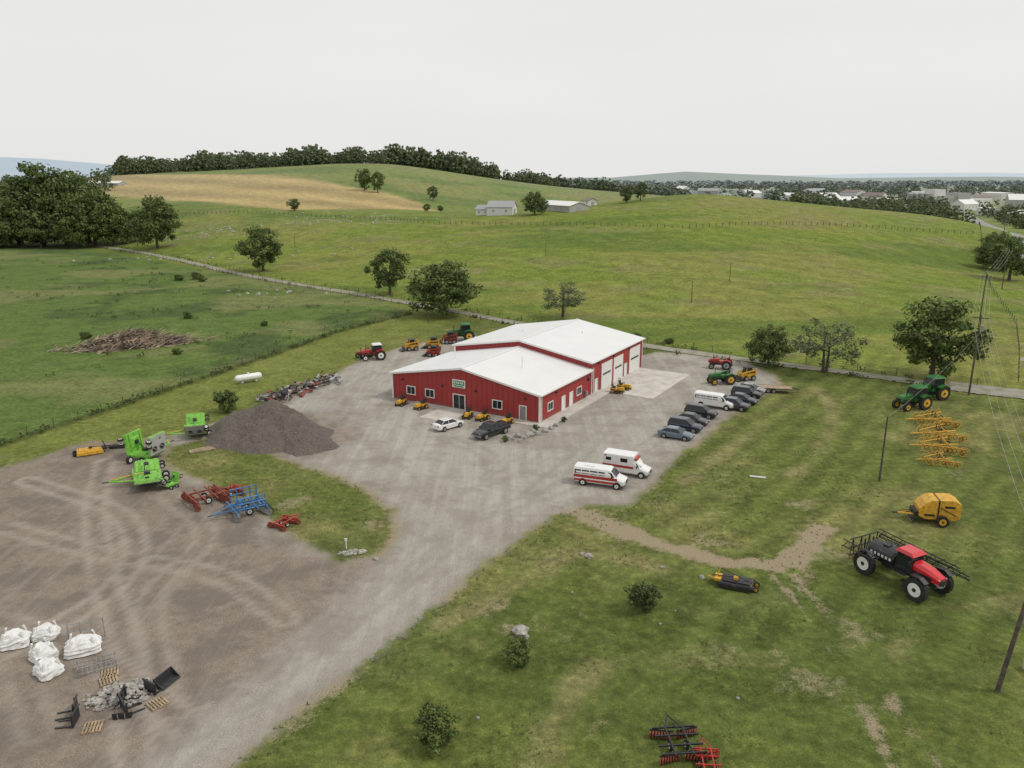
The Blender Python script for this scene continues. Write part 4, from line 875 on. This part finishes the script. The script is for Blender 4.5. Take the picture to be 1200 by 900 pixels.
b=B();b.cyl((-.9,0,.14),(.9,0,.14),.12,WHITE,8);b.cyl((-.92,0,.14),(.92,0,.14),.08,BLACK,8);b.done('white_pipe',(28.6,84.8,0),-18)
b=B()
for k in range(3): b.box((0,-.6+.5*k,.08),(3.2,.3,.12),WOOD,rz=k*4)
b.done('lumber_stack',(-39.8,94.5,0),30)
# ------------------------------------------------------------------ poles, wires, fences
def pole(x,y,h,arm=True,tf=False,r=.15,name='utility_pole',lean=0):
    b=B();b.cyl((0,0,-.5),(lean,0,h),r,POLEW,9,r*.65)
    if arm:
        b.box((lean,.12,h-.5),(2.4,.1,.12),POLEW)
        for k in (-1.1,-.4,.4,1.1): b.cyl((lean+k,.12,h-.44),(lean+k,.12,h-.22),.05,STEEL,6)
        for s_ in (-1,1): b.cyl((lean+s_*.8,.1,h-.52),(lean,.12,h-1.2),.025,STEEL,4)
    if tf: b.cyl((.4,0,h-2.6),(.4,0,h-1.7),.26,STEEL,10)
    return b.done(name,at(x,y),-35)
pole(42.3,83.8,7.8,arm=False,r=.13);pole(73.4,120.5,13,tf=True,r=.17);pole(33.1,46,12.5,r=.17,lean=1.2);pole(107,176,12,r=.16);pole(150,238,12);pole(205,330,12)
for x,y,h in ((47.7,205.8,5.8),(64.6,231.3,5.5),(-93,338,6),(12,279,5),(-20,184,3)): pole(x,y,h,arm=False,r=.12)
def wire(a,b_,sag,r=.018):
    cu=bpy.data.curves.new('wire','CURVE');cu.dimensions='3D';cu.bevel_depth=r;cu.bevel_resolution=0;s=cu.splines.new('POLY');s.points.add(16);a=Vector(a);b_=Vector(b_)
    for i in range(17):
        t_=i/16;q=a.lerp(b_,t_);s.points[i].co=(q.x,q.y,q.z-sag*4*t_*(1-t_),1)
    cu.materials.append(STEEL);o=bpy.data.objects.new('power_line',cu);SC.collection.objects.link(o)
for k in (-1.1,-.4,.4,1.1):
    ax,ay=k*.82,-k*.57
    wire((34.1+ax,45.3+ay,12.3),(73.4+ax,120.6+ay,12.8),1.6);wire((73.4+ax,120.6+ay,12.8),(107+ax,176+ay,hz(107,176)+11.8),1.);wire((107+ax,176+ay,hz(107,176)+11.8),(150+ax,238+ay,hz(150,238)+11.8),1.,.02)
wire((42.3,83.8,7.7),(73.4,120.5,10.),.7);wire((150,238,hz(150,238)+11.8),(205,330,hz(205,330)+11.8),1.2,.02)
b=B();b.cyl((0,0,0),(0,0,2.6),.05,STEEL,6);b.box((0,-.06,2.5),(1.0,.05,.6),WHITE);b.done('traffic_sign',(91,135,0),-30)
b=B();b.cyl((0,0,0),(0,0,.75),.3,GREEN,10);b.box((0,0,.4),(.7,.7,.75),GRW);b.done('utility_box',(36.8,48.2,0),10)
b=B();b.cyl((0,0,0),(0,0,1.),.05,WHITE,6);b.box((0,0,1.),(.25,.08,.25),WHITE);b.done('marker_post',(-15.6,66.9,0),0)
def fence(pl,step=3.5,h=1.3,rails=3,r=.06,nm='wire_fence'):
    pl=[np.array(q,float) for q in pl];b=B();pts=[]
    for a,c in zip(pl[:-1],pl[1:]):
        L=np.linalg.norm(c-a)
        for k in range(int(L/step)): pts.append(a+(c-a)*k*step/L)
    pts.append(pl[-1]);pts=np.array(pts);z=height(pts[:,0],pts[:,1])
    for q,zz_ in zip(pts,z): b.cyl((q[0],q[1],zz_-.2),(q[0],q[1],zz_+h),r,POLEW,5)
    for i in range(len(pts)-1):
        for k in range(rails): 
            hh=h*(.35+.3*k);b.cyl((*pts[i],z[i]+hh),(*pts[i+1],z[i+1]+hh),.015,POLEW,3,cap=False)
    b.done(nm)
lo=smooth_pl(LANE,4);tt=np.gradient(lo,axis=0);tt/=np.linalg.norm(tt,axis=1)[:,None];nn_=np.c_[-tt[:,1],tt[:,0]]
fence(lo[:-8]+nn_[:-8]*3.2,4);fence((lo-nn_*3.2)[:-18],4)
fence(FL,4)
fence([(-60,395),(-44.4,376),(0,352.5),(35,338),(69.9,324.6),(148.4,344.9),(205,352)],3,1.5,3,.12)
fence([(-250,470),(-140,430),(-60,395)],3,1.5,3,.12)
fence([(86,128),(100,150),(118,180),(145,235),(190,318),(235,400)],4,1.3,3,.07)
# ------------------------------------------------------------------ light
SE,SA=52,100
w=bpy.data.worlds.new("World");SC.world=w;w.use_nodes=True;nt=w.node_tree;bg=nt.nodes['Background']
sky=nt.nodes.new('ShaderNodeTexSky');sky.sky_type='NISHITA';sky.sun_disc=False;sky.sun_elevation=R(SE);sky.sun_rotation=R(SA);sky.dust_density=4;sky.air_density=1.5
tc=nt.nodes.new('ShaderNodeTexCoord');nz=nt.nodes.new('ShaderNodeTexNoise');nz.inputs['Scale'].default_value=1.6;nz.inputs['Detail'].default_value=4
mp=nt.nodes.new('ShaderNodeMapping');mp.inputs['Scale'].default_value=(1,1,5);nt.links.new(tc.outputs['Generated'],mp.inputs[0]);nt.links.new(mp.outputs[0],nz.inputs[0])
cr=nt.nodes.new('ShaderNodeMix');cr.data_type='RGBA';nt.links.new(nz.outputs['Fac'],cr.inputs[0]);cr.inputs[6].default_value=(7.9,7.9,7.75,1);cr.inputs[7].default_value=(8.9,8.85,8.65,1)
mx=nt.nodes.new('ShaderNodeMix');mx.data_type='RGBA';mx.inputs[0].default_value=.94;nt.links.new(sky.outputs[0],mx.inputs[6]);nt.links.new(cr.outputs[2],mx.inputs[7]);nt.links.new(mx.outputs[2],bg.inputs[0]);bg.inputs[1].default_value=.1
sl_=bpy.data.lights.new('sun','SUN');sl_.energy=1.5;sl_.angle=R(10);sl_.color=(1,.95,.87);so=bpy.data.objects.new('sun',sl_);SC.collection.objects.link(so)
dv=Vector((math.cos(R(SE))*math.sin(R(SA)),math.cos(R(SE))*math.cos(R(SA)),math.sin(R(SE))));so.rotation_euler=dv.to_track_quat('Z','Y').to_euler();so.location=(0,0,100)
SC.view_settings.view_transform='Standard';SC.view_settings.look='None';SC.view_settings.exposure=0
